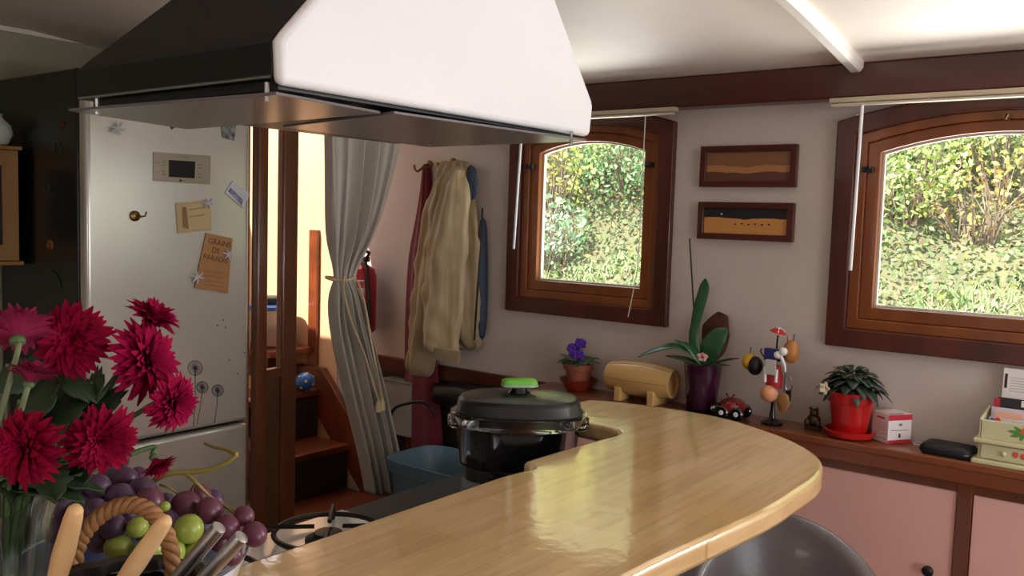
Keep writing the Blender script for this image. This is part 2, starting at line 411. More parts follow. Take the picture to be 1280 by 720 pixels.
# ================================================================ THE BAR
BZ = 1.13
def catmull(pts, n=6):
    out = []; m = len(pts)
    for i in range(m-1):
        p0 = Vector(pts[max(i-1, 0)]); p1 = Vector(pts[i]); p2 = Vector(pts[i+1]); p3 = Vector(pts[min(i+2, m-1)])
        for k in range(n):
            t = k/n
            out.append(0.5*((2*p1)+(-p0+p2)*t+(2*p0-5*p1+4*p2-p3)*t*t+(-p0+3*p1-3*p2+p3)*t**3))
    out.append(Vector(pts[-1])); return out
outl = [(-0.985, -0.35), (-0.978, 1.26)]
outl += [tuple(p) for p in catmull([(-0.972, 1.315), (-0.966, 1.345), (-0.985, 1.362), (-1.004, 1.372), (-1.006, 1.40), (-1.003, 1.48)], 4)]
outl += [tuple(p) for p in catmull([(-0.992, 1.63), (-0.988, 1.69), (-1.0, 1.722), (-1.04, 1.738), (-1.10, 1.742)], 5)]
outl += [(-1.225, 1.752)]
outl += [tuple(p) for p in catmull([(-1.24, 1.78), (-1.245, 1.95), (-1.22, 1.985), (-1.113, 2.02), (-0.962, 2.037), (-0.86, 2.022), (-0.774, 1.984), (-0.69, 1.935), (-0.625, 1.878), (-0.58, 1.82), (-0.55, 1.75), (-0.533, 1.67), (-0.53, 1.55), (-0.532, 1.40), (-0.567, 1.017), (-0.55, 0.75), (-0.50, 0.5), (-0.48, 0.2)], 6)]
outl += [(-0.48, -0.35)]
bar = thing('bar_counter', 'glossy pale wooden bar top with a rounded end and a cut-out around the steamer', 'bar counter', (-0.78, 0.8, 0))
MB().prism([(x, y, BZ-0.042) for x, y in outl], (0, 0, 0.042)).build('bar_top', bartop_mat(), bar, bevel=0.010, seg=3, smooth=40)
LILAC = mat('lilac white bar panel', (214, 204, 222), 0.5, var=0.02)
MB().box(-0.95, -0.80, -0.3, 1.78, 0.0, BZ-0.042).build('base_panel', LILAC, bar)

# kitchen worktop behind the bar, hob
KX0, KX1, KZ = -1.60, -0.955, 0.88
kc = thing('kitchen_unit', 'low kitchen unit with a black worktop behind the wooden bar', 'kitchen unit', (-1.28, 0.9, 0))
MB().box(KX0+0.03, KX1, -0.3, 2.05, 0.0, KZ-0.03).build('body', WHITE, kc)
MB().box(KX0, KX1, -0.3, 2.08, KZ-0.03, KZ).build('worktop', mat('charcoal worktop', (32, 35, 40), 0.5), kc, bevel=0.004)
hob = thing('gas_hob', 'white gas hob with black pan supports set in the dark worktop', 'hob', (-1.29, 1.13, KZ))
MB().box(-1.58, -1.01, 0.78, 1.425, KZ, KZ+0.012).build('hob_plate', mat('white enamel', (226, 228, 230), 0.2, coat=0.5, var=0.01), hob, bevel=0.004)
for hx in (-1.44, -1.15):
    for hy in (0.94, 1.26):
        MB().lathe([(0.05, 0.012), (0.05, 0.02), (0.035, 0.026), (0.03, 0.034), (0.0001, 0.036)], 20, (hx, hy, KZ)).build('burner', BLACK, hob, smooth=40)
        s = MB()
        s.tube([(hx+0.115*math.cos(2*PI*k/28), hy+0.115*math.sin(2*PI*k/28), KZ+0.034) for k in range(29)], 0.006, 6)
        for k in range(4):
            a = PI/4+k*PI/2; ca, sa = math.cos(a), math.sin(a)
            s.tube([(hx+0.14*ca, hy+0.14*sa, KZ+0.013), (hx+0.14*ca, hy+0.14*sa, KZ+0.046), (hx+0.03*ca, hy+0.03*sa, KZ+0.046)], 0.005, 6)
        s.build('pan_support', BLACK, hob, smooth=40)

# ================================================================ COOKER HOOD
HZ = 1.80; HXF = -1.16; HXB = -1.80
hood = thing('cooker_hood', 'black cooker hood with a large white end panel and glass visors hanging from the ceiling', 'cooker hood', (-1.45, 1.34, HZ))
prof = [(0.905, HZ), (0.901, 1.868), (0.913, 1.885), (1.215, ceil_z(1.215)+0.0), (1.56, ceil_z(1.56)), (1.815, 1.885), (1.82, 1.87), (1.812, HZ)]
def hood_prof(x, ins=0.0):
    cy = 1.35
    return [(x, cy+(y-cy)*(1-ins), z if ins == 0 else max(z, HZ+0.012)) for y, z in prof]
ep = MB().prism(hood_prof(HXF), (-0.026, 0, 0)).build('end_panel', mat('white painted hood board', (248, 247, 249), 0.45, var=0.01, bump=0.06, bscale=90), hood, bevel=0.012, seg=3, smooth=40)
ep['label'] = 'white end panel'
_a = [Vector(p) for p in hood_prof(HXF-0.026, 0.01)]; _n = len(_a)
_b = [Vector((HXB-0.01+max(0, p.z-1.87)*0.8, p.y, p.z)) for p in _a]
MB().add(_a+_b, [list(range(_n)), list(range(2*_n-1, _n-1, -1))]+[[(i+1) % _n, i, _n+i, _n+(i+1) % _n] for i in range(_n)]).build('shell', mat('black hood enamel', (20, 21, 21), 0.45), hood, bevel=0.004)
sp = MB().tube([(HXF-0.03, 0.906, HZ+0.014), (HXB, 0.906, HZ+0.014)], 0.003, 6).build('rim_strip', STEEL, hood)
MB().box(HXB+0.01, HXF-0.04, 0.93, 1.79, HZ-0.002, HZ+0.014).build('filter_plate', mat('grey filter plate', (70, 70, 72), 0.4, 0.6), hood)
MB().box(HXB+0.2, HXF-0.08, 1.24, 1.56, HZ-0.006, HZ-0.001).build('filter', BLACK, hood, bevel=0.002)
VIS = mat('smoky visor glass', (140, 132, 134), 0.28, trans=0.28, ior=1.35, var=0.02)
def visor(c):
    v = [Vector(p) for p in c]
    MB().prism(v, (0, 0, 0.005)).build('visor', VIS, hood, bevel=0.001)
visor([(-1.72, 0.845, 1.778), (-1.16, 0.895, 1.782), (-1.19, 1.15, 1.782), (-1.80, 1.15, 1.776)])
visor([(-1.55, 1.215, 1.778), (-1.165, 1.16, 1.782), (-1.128, 1.745, 1.782), (-1.58, 1.70, 1.776)])
for vy, vx in ((0.90, -1.19), (0.88, -1.68), (1.72, -1.155), (1.66, -1.54)):
    MB().tube([(vx, vy, 1.774), (vx, vy, HZ+0.004)], 0.004, 6).build('visor_pin', STEEL, hood)

# ================================================================ FRIDGE
FX = -2.70
fy0, fy1 = 1.378, 1.972; FT = 2.02
fr = thing('fridge_freezer', 'tall silvery white fridge freezer with a control display and black side', 'fridge', (-3.0, 1.68, 0))
MB().box(-3.29, FX-0.055, fy0, fy1, 0.02, FT).build('body', mat('black fridge side', (16, 18, 17), 0.32, coat=0.2), fr, bevel=0.006)
FRW = mat('silvery white door', (206, 202, 190), 0.22, 0.35, var=0.015, scale=3)
zg = 0.832
MB().box(FX-0.05, FX, fy0, fy1, zg+0.006, FT-0.01).build('door', FRW, fr, bevel=0.014, seg=4, smooth=40)
MB().box(FX-0.05, FX, fy0, fy1, 0.08, zg-0.006).build('freezer_door', FRW, fr, bevel=0.014, seg=4, smooth=40)
MB().box(FX-0.056, FX-0.048, fy0+0.01, fy1-0.01, 0.08, FT-0.02).build('door_gasket', BLACK, fr)
MB().box(-3.2, FX-0.07, fy0+0.02, fy1-0.02, 0.0, 0.025).build('plinth', BLACK, fr)
def on_fridge(x, y, off=0.0): return at(x, y, 'x', FX+off)
def slab_px(pix, off, th, name, m, parent, bevel=0.0):
    return MB().prism([on_fridge(x, y, off) for x, y in pix], (th, 0, 0)).build(name, m, parent, bevel=bevel)
pl = slab_px([(191, 190), (263, 195), (262, 230.5), (191, 226)], 0.0003, 0.003, 'control_panel', mat('beige metal panel', (146, 134, 116), 0.35, 0.4), fr, 0.001)
slab_px([(211, 200), (244, 202), (243, 223), (211, 221)], 0.0032, 0.001, 'display', BLACKG, pl)
GREYI = mat('grey print', (110, 104, 98), 0.6)
for bx, by in ((204.5, 202.5), (204.5, 214), (249, 206), (249, 217.5)):
    for q in (0, 4): slab_px([(bx-2, by-0.9+q), (bx+2, by-0.7+q), (bx+2, by+0.9+q), (bx-2, by+0.7+q)], 0.0032, 0.0004, 'key', GREYI, pl)
for by in (203, 214.4): slab_px([(192.5, by), (200, by+0.4), (200, by+1), (192.5, by+0.6)], 0.0032, 0.0003, 'key_mark', GREYI, pl)
slab_px([(222, 195.2), (236, 196.2), (236, 197.4), (222, 196.4)], 0.0032, 0.0003, 'key_mark', GREYI, pl)
slab_px([(224, 224.2), (227.5, 224.4), (227.5, 227), (224, 226.8)], 0.0032, 0.0004, 'logo_mark', BLACK, pl)
slab_px([(229, 225.2), (233, 225.4), (233, 226.6), (229, 226.4)], 0.0032, 0.0003, 'logo_mark', GREYI, pl)
# dandelion stickers: printed heads and stalks
def sticker(px, py, r, sx, sy):
    s = MB(); c = on_fridge(px, py, 0.0006); rr = r*c.y*0+r
    for k in range(26):
        a = 2*PI*k/26; p = on_fridge(px+r*math.cos(a), py+r*math.sin(a), 0.0006)
        s.tube([c, p], 0.0007, 3); s.ball(p, 0.0022, 5, 4)
    s.ball(c, 0.0055, 8, 5)
    s.tube([on_fridge(px, py+r*0.3, 0.0006), on_fridge((px+sx)/2+1, (py+sy)/2, 0.0006), on_fridge(sx, sy, 0.0006)], 0.0013, 5)
    s.build('dandelion_decal', mat('dark grey print', (62, 64, 74), 0.6), fr)
sticker(244, 460, 9, 242, 533); sticker(253, 484, 7, 246, 531); sticker(272, 488, 7, 268, 529)
for dx, dy in ((279, 400), (272, 407), (282, 409), (306, 441), (287, 450), (297, 467)):
    MB().ball(on_fridge(dx, dy, 0.0005), 0.0035, 6, 4).build('seed_decal', mat('grey seed print', (110, 112, 124), 0.6), fr)
# ring hook magnet, notes and other magnets on the door
hk = thing('hook_magnet', 'small round brass hook magnet on the fridge door', 'magnet', on_fridge(168, 270))
MB().lathe([(0.017, 0.0005), (0.017, 0.006), (0.012, 0.009), (0.0001, 0.010)], 16, on_fridge(168, 270), (1, 0, 0)).build('base', BRASS, hk, smooth=40)
c = on_fridge(169, 269)
MB().tube([c+Vector((0.008, 0, 0)), c+Vector((0.025, 0.004, -0.004)), c+Vector((0.03, 0.016, -0.002)), c+Vector((0.03, 0.022, 0.012))], 0.003, 6).build('hook', BRASS, hk, smooth=60)
KRAFT = mat('kraft paper', (176, 128, 84), 0.8, var=0.08, scale=30)
PAPER = mat('cream paper', (192, 166, 124), 0.8, var=0.05, scale=25)
INK = mat('brown ink', (96, 58, 36), 0.8)
FADED = mat('faded brown ink', (146, 110, 76), 0.8)
pn = thing('pinned_note', 'folded cream paper note pinned on the fridge under the display', 'note', on_fridge(242, 290))
slab_px([(219, 254), (263, 250), (264, 287), (222, 292)], 0.002, 0.0012, 'paper', PAPER, pn)
slab_px([(228, 258), (262, 253), (262, 285), (232, 288)], 0.0034, 0.0012, 'fold', mat('pale cream paper', (200, 176, 134), 0.8), pn)
slab_px([(228, 259), (233, 258.5), (236, 287), (229, 284)], 0.0048, 0.0004, 'fold_shade', FADED, pn)
for yy in (260, 269): slab_px([(236, yy+1.6), (256, yy-1.0), (256, yy), (236, yy+2.6)], 0.0048, 0.0003, 'lettering', FADED, pn)
bag = thing('paper_bag', 'brown kraft paper seed bag with dark lettering held on the fridge', 'paper bag', on_fridge(265, 360))
slab_px([(257, 291), (290, 298), (284, 367), (242, 360)], 0.002, 0.004, 'bag', KRAFT, bag)
xd = on_fridge(288, 308)-on_fridge(258, 301.5); yd = on_fridge(268, 305)-on_fridge(264, 335)
for t, px, py, s in (('GRAINS', 274.5, 304, 0.027), ('DE', 270, 313.5, 0.027), ('PARADIS', 269.5, 323.5, 0.025)):
    text_part('lettering', t, s, INK, bag, on_fridge(px, py, 0.0066), xd, yd)
for yy in (338, 344, 350, 355):
    slab_px([(256-(yy-338)*0.2, yy), (282-(yy-338)*0.1, yy+3), (282-(yy-338)*0.1, yy+4), (256-(yy-338)*0.2, yy+1)], 0.0064, 0.0003, 'lettering', FADED, bag)
pc = thing('photo_magnet', 'small tilted picture magnet showing a blue boat on the fridge', 'magnet', on_fridge(296, 243))
slab_px([(290, 226), (312, 243), (303, 260), (281, 241)], 0.001, 0.004, 'card', mat('pale blue print', (208, 206, 214), 0.5), pc)
slab_px([(288, 234), (304, 250), (302, 257), (285, 239)], 0.0052, 0.0004, 'picture', mat('slate blue print', (86, 90, 124), 0.5, rgb2=(170, 170, 190), scale=80), pc)
pc2 = thing('portrait_magnet', 'black and white picture magnet near the top of the fridge door', 'magnet', on_fridge(285, 165))
slab_px([(276, 156), (295, 155), (292, 176), (278, 172)], 0.001, 0.003, 'card', mat('grey photo', (150, 148, 150), 0.5, rgb2=(40, 40, 44), scale=60), pc2)
pc3 = thing('dark_magnet', 'small dark pointed magnet just below the hood visor on the fridge', 'magnet', on_fridge(216, 158))
slab_px([(210, 152), (224, 155), (214, 162)], 0.001, 0.003, 'card', BLACK, pc3)
def star_magnet(px, py, r, label):
    s = MB(); c = on_fridge(px, py, 0.009)
    for k in range(6):
        a = PI*2*k/6+0.3+random.uniform(-.2, .2)
        p = on_fridge(px+r*math.cos(a), py+r*math.sin(a), 0.012)
        s.tube([c, (c+p)/2+Vector((0.004, 0, 0)), p], [0.004, 0.0035, 0.002], 6)
    s.ball(c, 0.006, 8, 6)
    s.ball(c-Vector((0.004, 0, 0)), 0.006, 8, 6)
    tag(s.build('star_magnet', mat('pale grey star', (196, 194, 200), 0.4), smooth=60), label, 'magnet', 'star shaped magnets on the fridge')
star_magnet(260, 254, 7, 'pale star shaped magnet at the corner of the cream note')
star_magnet(285, 318, 7, 'pale star shaped magnet on the right side of the kraft bag')
star_magnet(246, 346, 9, 'pale star shaped magnet on the lower left of the kraft bag')
star_magnet(147, 160, 9, 'pale star shaped magnet high on the fridge door')
# decals on the black side
sd = mat('dark green print', (54, 66, 44), 0.6); sdo = mat('orange print', (136, 84, 44), 0.6)
def on_side(x, y): return at(x, y, 'y', fy0-0.001)
for px, py, r, mm in ((71, 186, 6, sd), (58, 234, 5, sd), (63, 306, 3, sdo), (78, 156, 2, mat('dark red print', (96, 34, 30), 0.6))):
    s = MB(); s.tube([on_side(px+r*0.8*math.cos(2*PI*k/16), py+r*1.4*math.sin(2*PI*k/16)) for k in range(17)], 0.003 if r > 3 else 0.006, 5)
    s.build('flower_decal', mm, fr)
MB().tube([on_side(64, 338), on_side(70, 343), on_side(74, 352), on_side(75, 362)], [0.002, 0.004, 0.006, 0.002], 5).build('leaf_decal', sd, fr)

# small wall cabinet with wooden frame on the bulkhead, vase on it
PALEW = wood('pale pine', (170, 122, 66), (146, 100, 52), 0.45, 0.2, 'z')
cxr = -3.09
p_tr = at(31, 184, 'x', cxr); p_br = at(25, 328, 'x', cxr)
wy1 = 1.352; wz1, wz0 = p_tr.z, p_br.z
wc = thing('small_wall_cabinet', 'small pale pine wall cabinet with a dark glazed door beside the fridge side', 'cabinet', (-3.2, wy1-0.2, wz0))
MB().box(-3.298, cxr-0.022, wy1-0.46, wy1-0.005, wz0+0.005, wz1-0.012).build('body', mat('dark cabinet inside', (44, 36, 30), 0.6), wc)
MB().box(-3.298, cxr+0.012, wy1-0.475, wy1+0.008, wz1-0.012, wz1).build('top', PALEW, wc, bevel=0.002)
MB().box(-3.298, cxr+0.012, wy1-0.475, wy1+0.008, wz0-0.008, wz0+0.005).build('bottom', PALEW, wc, bevel=0.002)
def rect_yz(x, a, b, c, d): return [(x, a, c), (x, b, c), (x, b, d), (x, a, d)]
dr = MB().ring(rect_yz(cxr-0.022, wy1-0.46, wy1, wz0+0.006, wz1-0.013), rect_yz(cxr-0.022, wy1-0.41, wy1-0.05, wz0+0.06, wz1-0.065), (0.022, 0, 0)).build('door', PALEW, wc, bevel=0.002)
MB().box(cxr-0.014, cxr-0.010, wy1-0.41, wy1-0.05, wz0+0.06, wz1-0.065).build('pane', BLACKG, dr)
vz = thing('round_vase', 'pale round vase standing on the small pine cabinet', 'vase', (-3.15, wy1-0.045, wz1))
MB().lathe([(0.022, 0), (0.04, 0.012), (0.052, 0.04), (0.047, 0.068), (0.026, 0.088), (0.02, 0.10), (0.024, 0.105), (0.018, 0.102), (0.0001, 0.09)], 24, (-3.15, wy1-0.045, wz1)).build('body', mat('pale celadon', (206, 212, 200), 0.35), vz, smooth=60)

# ================================================================ STAIRWELL
pt = thing('stair_partition', 'brown wooden posts and panel between the fridge and the stairs', 'partition', (-2.68, 2.09, 0))
def post(pxl, pxr, nm):
    a = at(pxl, 400, 'x', -2.66); b = at(pxr, 400, 'x', -2.66)
    MB().box(-2.70, -2.66, a.y, b.y, 0.0, ceil_z(2.1)+0.0).build(nm, POSTW, pt, bevel=0.008, seg=3, smooth=40)
    return a.y, b.y
pa = post(321.5, 335, 'post'); pb = post(353, 372, 'post')
MB().box(-2.695, -2.665, pa[1]-0.01, pb[0]+0.01, 0.985, 1.02).build('rail', POSTW, pt, bevel=0.004)
MB().box(-2.688, -2.672, pa[1]-0.01, pb[0]+0.01, 0.0, 0.99).build('panel', wood('panel wood', (104, 68, 40), (82, 52, 30), 0.4, 0.3, 'z'), pt)

st = thing('companionway_steps', 'steep mahogany companionway steps rising between the partition and the hull', 'stairs', (-2.9, 2.4, 0))
steps = [(-2.70, 0.385), (-2.905, 0.585), (-3.11, 0.80)]
for k, (x, z) in enumerate([(-2.50, 0.18)]+steps):
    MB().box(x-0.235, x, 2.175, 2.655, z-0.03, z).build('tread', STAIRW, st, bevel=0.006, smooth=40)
    if k < 3: MB().box(x-0.232, x-0.215, 2.175, 2.655, z, z+0.18).build('riser', mat('dark riser board', (44, 30, 24), 0.6), st)  # dark boards added to stand for the shade in the recess under the treads
for yy in (2.655,):
    a = Vector((-2.30, yy, 0.0)); dirv = Vector((-2.70+3.315, 0, 0.385-1.01))
    top = [(-3.10, 0.895), (-2.30, 0.08), (-2.30, 0.0), (-2.45, 0.0), (-3.28, 0.83), (-3.28, 0.895)]
    MB().prism([(x, yy, z) for x, z in top], (0, 0.035, 0)).build('stringer', STAIRW, st, bevel=0.004)
top = [(-3.16, 0.89), (-2.42, 0.12), (-2.42, 0.0), (-2.50, 0.0), (-3.34, 0.84), (-3.34, 0.89)]
MB().prism([(x, 2.145, z) for x, z in top], (0, 0.03, 0)).build('stringer', STAIRW, st, bevel=0.004)
# ball on the upper tread
bl = at(380, 478, 'y', 2.42)
ballc = Vector((-3.22, 0, 0)); ballc = at(381, 476, 'x', -3.2)
bz = 0.80+0.043
t = (bz-CAM.z)/ray(381, 477).z; ballc = CAM+ray(381, 477)*t
ob = thing('blue_ball', 'small blue ball with yellow spots resting on an upper step', 'ball', (ballc.x, ballc.y, 0.80))
MB().ball(ballc, 0.043, 24, 16).build('ball', mat('bright blue plastic', (36, 92, 170), 0.35, coat=0.3), ob, smooth=180)
for k in range(14):
    a = k*2.4; zz = 1-2*(k+0.5)/14; rr = math.sqrt(1-zz*zz)
    n_ = Vector((rr*math.cos(a), rr*math.sin(a), zz))
    MB().lathe([(0.007, 0.0415), (0.006, 0.0445), (0.0001, 0.0448)], 8, ballc, n_).build('spot', mat('yellow spot', (196, 196, 90), 0.4), ob, smooth=60)
lf = tag(MB().box(-3.2, -3.13, 2.20, 2.30, 0.8005, 0.803).build('folded_leaflet', WHITE), 'white leaflet lying on the step beside the blue ball', 'leaflet')
# shelf and food container seen between the posts
sq = at(344, 433, 'y', 2.56)
sh = thing('stairwell_shelf', 'small reddish wooden shelf on the stairwell wall between the posts', 'shelf', (sq.x, 2.62, sq.z))
MB().box(sq.x-0.25, sq.x+0.12, 2.44, WY-0.006, sq.z-0.03, sq.z).build('board', STAIRW, sh, bevel=0.003)
MB().box(sq.x-0.2, sq.x-0.17, 2.56, WY-0.006, sq.z-0.16, sq.z-0.03).build('bracket', STAIRW, sh)
MB().box(sq.x-0.08, sq.x-0.05, 2.56, WY-0.006, sq.z-0.16, sq.z-0.03).build('bracket', STAIRW, sh)
ctn = thing('food_container', 'clear plastic food container with a blue lid on the stairwell shelf', 'container', (sq.x-0.04, 2.56, sq.z))
MB().lathe([(0.075, 0.001), (0.085, 0.012), (0.09, 0.175), (0.087, 0.175), (0.082, 0.015), (0.0001, 0.010)], 28, (sq.x-0.04, 2.565, sq.z), expo=4).build('tub', mat('milky plastic', (226, 216, 206), 0.25, trans=0.5, var=0.02), ctn, smooth=50)
MB().lathe([(0.094, 0.17), (0.096, 0.186), (0.085, 0.192), (0.0001, 0.192)], 28, (sq.x-0.04, 2.565, sq.z), expo=4).build('lid', mat('blue lid plastic', (60, 110, 190), 0.4), ctn, smooth=50)
cont = MB()
for k in range(26):
    a = random.uniform(0, 2*PI); r = 0.062*math.sqrt(random.random())
    cont.ball((sq.x-0.04+r*math.cos(a), 2.565+r*math.sin(a), sq.z+0.03+random.uniform(0, 0.055)), 0.018, 7, 5)
cc = cont.build('contents', mat('orange brown food', (190, 120, 66), 0.6, var=0.2), ctn, smooth=60)
jl = thing('dark_jar_lid', 'dark round tin lying on the blue lid of the food container', 'tin', (sq.x-0.04, 2.565, sq.z+0.192))
MB().lathe([(0.055, 0.0), (0.058, 0.004), (0.058, 0.03), (0.05, 0.036), (0.0001, 0.036)], 24, (sq.x-0.04, 2.565, sq.z+0.1925)).build('tin', mat('dark green tin', (48, 54, 50), 0.4), jl, smooth=40)

# ---- curtain
CURT = mat('silver grey satin', (206, 200, 190), 0.36, sheen=0.3, var=0.05)
_nt = CURT.node_tree; _tr = _nt.nodes.new('ShaderNodeBsdfTranslucent'); _tr.inputs[0].default_value = (0.75, 0.72, 0.66, 1)
_mx = _nt.nodes.new('ShaderNodeMixShader'); _mx.inputs[0].default_value = 0.30
_nt.links.new(_nt.nodes['Principled BSDF'].outputs[0], _mx.inputs[1]); _nt.links.new(_tr.outputs[0], _mx.inputs[2]); _nt.links.new(_mx.outputs[0], _nt.nodes['Material Output'].inputs[0])
CXP = -2.50
def cpx(x, y): return at(x, y, 'x', CXP)
rowsC = [(120, 402, 498), (150, 400, 497), (185, 401, 494), (230, 402, 483), (270, 403, 472), (305, 406, 458), (330, 412, 444), (345, 414, 438), (352, 414, 438), (365, 411, 444), (390, 408, 452), (430, 413, 464), (480, 424, 476), (530, 437, 487), (575, 449, 496), (618, 456, 504)]
P = []; NU = 90
for y, xl, xr in rowsC:
    row = []
    tie = 1 if 325 < y < 360 else 0
    ampf = 0.046 if not tie else 0.018
    for j in range(NU+1):
        u = j/NU
        ph = u*2*PI*5.0+0.3*math.sin(y*0.012)
        px = xl+(xr-xl)*(u+0.020*math.sin(ph*1.0))
        p = cpx(px, y)
        zig = math.sin(ph)+0.35*math.sin(2.3*ph+1.3)
        p = p+Vector((0.02+ampf*zig*(0.7+0.3*math.sin(u*9+2)), 0.010*math.cos(ph), 0))
        row.append(p)
    P.append(row)
cu = thing('curtain', 'silvery grey satin curtain gathered with a cord in front of the steps', 'curtain', (CXP, P[-1][45].y, P[-1][45].z))
MB().grid(P).build('cloth', CURT, cu, smooth=180, solid=0.002, sub=1)
tz = cpx(426, 348)
CORD = mat('cream cord', (206, 184, 146), 0.8)
s = MB(); s.tube([tz+Vector((0.055*math.cos(a), 0.052*math.sin(a), 0.004*math.sin(a*2))) for a in [2*PI*k/24 for k in range(25)]], 0.006, 6)
s.build('tieback', CORD, cu, smooth=60)
for pts in ([(416, 342), (414, 360), (424, 400), (440, 440), (452, 480), (458, 497)], [(432, 350), (441, 380), (448, 420), (456, 460), (463, 495)]):
    s = MB(); pth = [cpx(*p)+Vector((0.066, 0, 0)) for p in pts]
    s.tube([tuple(p) for p in catmull(pth, 5)], 0.0045, 6); s.lathe([(0.005, 0.0), (0.011, -0.02), (0.013, -0.045), (0.0001, -0.047)], 8, pth[-1])
    s.build('cord_end', CORD, cu, smooth=60)
rd = thing('curtain_rod', 'dark thin curtain rod under the ceiling above the steps', 'curtain rod', (CXP, 2.3, 2.0))
zr = P[0][0].z+0.01
MB().tube([(CXP+0.02, 2.0, zr+0.006), (CXP+0.02, WY, zr+0.006)], 0.010, 10).build('rod', BLACK, rd, smooth=60)
for yy in (2.02, 2.66):
    MB().box(CXP+0.01, CXP+0.03, yy-0.01, yy+0.01, zr+0.01, ceil_z(yy)+0.002).build('bracket', BLACK, rd)

# ================================================================ HOOKS, APRON, JACKET, EXTINGUISHER
def wall_hook(px, py, label):
    c = at(px, py, 'y', WY-0.001)
    h = thing('coat_hook', label, 'coat hook', c, 'coat hooks on the window wall')
    MB().lathe([(0.018, 0.0), (0.018, 0.005), (0.010, 0.010), (0.0001, 0.011)], 14, c, (0, -1, 0)).build('rose', BRASS, h, smooth=50)
    MB().tube([c+Vector(v) for v in ((0, -0.008, 0), (0, -0.03, -0.004), (-0.004, -0.045, -0.02), (-0.018, -0.05, -0.03), (-0.034, -0.05, -0.022), (-0.038, -0.05, -0.004))], [0.006, 0.006, 0.0055, 0.005, 0.0045, 0.006], 8).build('hook', BRASS, h, smooth=60)
    return c
ch1 = wall_hook(537, 206, 'curved brass coat hook holding the red apron')
ch2 = wall_hook(567, 203, 'brass coat hook hidden by the hanging beige jacket')

def loft_px(rows, yback, n=36, folds=5, amp=0.12, seed=0):
    # rows: (px_centre, py, half width px, depth m). flat side against the wall, bulging into the room
    m = MB(); rings = []
    for i, (cx_, py, hw, dp) in enumerate(rows):
        c = at(cx_, py, 'y', yback); e_ = at(cx_+hw, py, 'y', yback); rx = abs(e_.x-c.x)
        row = []
        for k in range(n):
            a = 2*PI*k/n
            f = 1+amp*math.sin(folds*a+seed+i*0.35)*(0.4+0.6*math.sin(a*0.5)**2)
            g = math.sin(a)
            yy = -dp*(0.5-0.5*g)*f if g < 0 else -dp*(0.5-0.5*g)
            row.append(Vector((c.x+rx*math.cos(a)*f, yback+yy-0.002, c.z)))
        rings.append(row)
    for r in rings: m.v += r
    for i in range(len(rings)-1):
        for k in range(n): m.f.append([i*n+k, i*n+(k+1) % n, (i+1)*n+(k+1) % n, (i+1)*n+k])
    m.f.append(list(range(n))); m.f.append([(len(rings)-1)*n+k for k in range(n)][::-1])
    return m
APR = mat('dark red apron cloth', (104, 20, 36), 0.8, var=0.1, sheen=0.2)
ap = thing('apron', 'dark red apron hanging from the left coat hook behind the jacket', 'apron', at(538, 560, 'y', WY-0.03))
loft_px([(540, 208, 3, 0.05), (540, 218, 4, 0.05), (539, 250, 7, 0.05), (536, 290, 12, 0.05), (532, 320, 15, 0.05), (532, 380, 17, 0.055), (533, 440, 19, 0.06), (536, 500, 21, 0.06), (538, 545, 23, 0.06), (538, 572, 24, 0.06)], WY-0.004, 32, 7, 0.10).build('cloth', APR, ap, smooth=60, sub=1)
for tx, px, py in (('ne', 522, 338.5), ('eur', 524, 351)):
    text_part('lettering', tx, 0.034, mat('pink white print', (196, 160, 160), 0.7), ap, at(px, py, 'y', WY-0.074), (1, 0, 0), (0, 0, 1))
BEIGE = mat('beige jacket cloth', (158, 136, 102), 0.6, var=0.08, sheen=0.2, bump=0.25, bscale=22)
BEIGE2 = mat('light beige sleeve cloth', (180, 158, 122), 0.55, var=0.07, sheen=0.2, bump=0.25, bscale=22)
NAVY = mat('navy lining', (44, 54, 74), 0.6)
jk = thing('jacket', 'beige jacket with navy collar lining hanging on a coat hook', 'jacket', at(570, 470, 'y', WY-0.05))
loft_px([(576, 199, 9, 0.05), (575, 206, 16, 0.07), (577, 225, 21, 0.09), (580, 250, 26, 0.11), (584, 290, 28, 0.13), (588, 340, 26, 0.14), (592, 390, 21, 0.13), (595, 420, 16, 0.11), (597, 437, 13, 0.08)], WY-0.006, 44, 7, 0.16, 1.0).build('body', BEIGE, jk, smooth=60, sub=1)
wrinkle = bpy.data.textures.new('cloth wrinkles', 'CLOUDS'); wrinkle.noise_scale = 0.07; wrinkle.noise_depth = 3
def crumple(o, k=0.035):
    o.modifiers['sub'].levels = 2; o.modifiers['sub'].render_levels = 2
    d = o.modifiers.new('crumple', 'DISPLACE'); d.texture = wrinkle; d.strength = k; d.mid_level = 0.5; d.texture_coords = 'LOCAL'
    return o
crumple(bpy.data.objects[[o.name for o in jk.children][0]])
def sleeve(rows, yc, nm, m_, folds=4, seed=0):
    o = loft_px(rows, yc, 36, folds, 0.15, seed).build(nm, m_, jk, smooth=60, sub=1)
    return crumple(o) if nm == 'sleeve' else o
sleeve([(563, 215, 8, 0.05), (559, 250, 13, 0.08), (554, 300, 15, 0.09), (548, 360, 17, 0.09), (541, 420, 17, 0.09), (537, 455, 16, 0.085), (533, 470, 12, 0.07)], WY-0.065, 'sleeve', BEIGE, 5, 2)
s2 = sleeve([(578, 208, 8, 0.04), (577, 235, 16, 0.07), (573, 290, 21, 0.09), (568, 340, 23, 0.10), (565, 390, 23, 0.10), (563, 425, 21, 0.10), (562, 444, 18, 0.09)], WY-0.13, 'sleeve', BEIGE2, 4, 0.5)
loft_px([(561, 436, 17, 0.02), (561, 444, 17, 0.02), (561, 451, 15, 0.02)], WY-0.215, 24, 3, 0.04).build('cuff_tab', BEIGE, s2, smooth=60)
sleeve([(592, 206, 5, 0.03), (594, 225, 7, 0.035), (592, 245, 8, 0.03), (588, 252, 4, 0.02)], WY-0.10, 'collar_lining', NAVY, 3, 0)
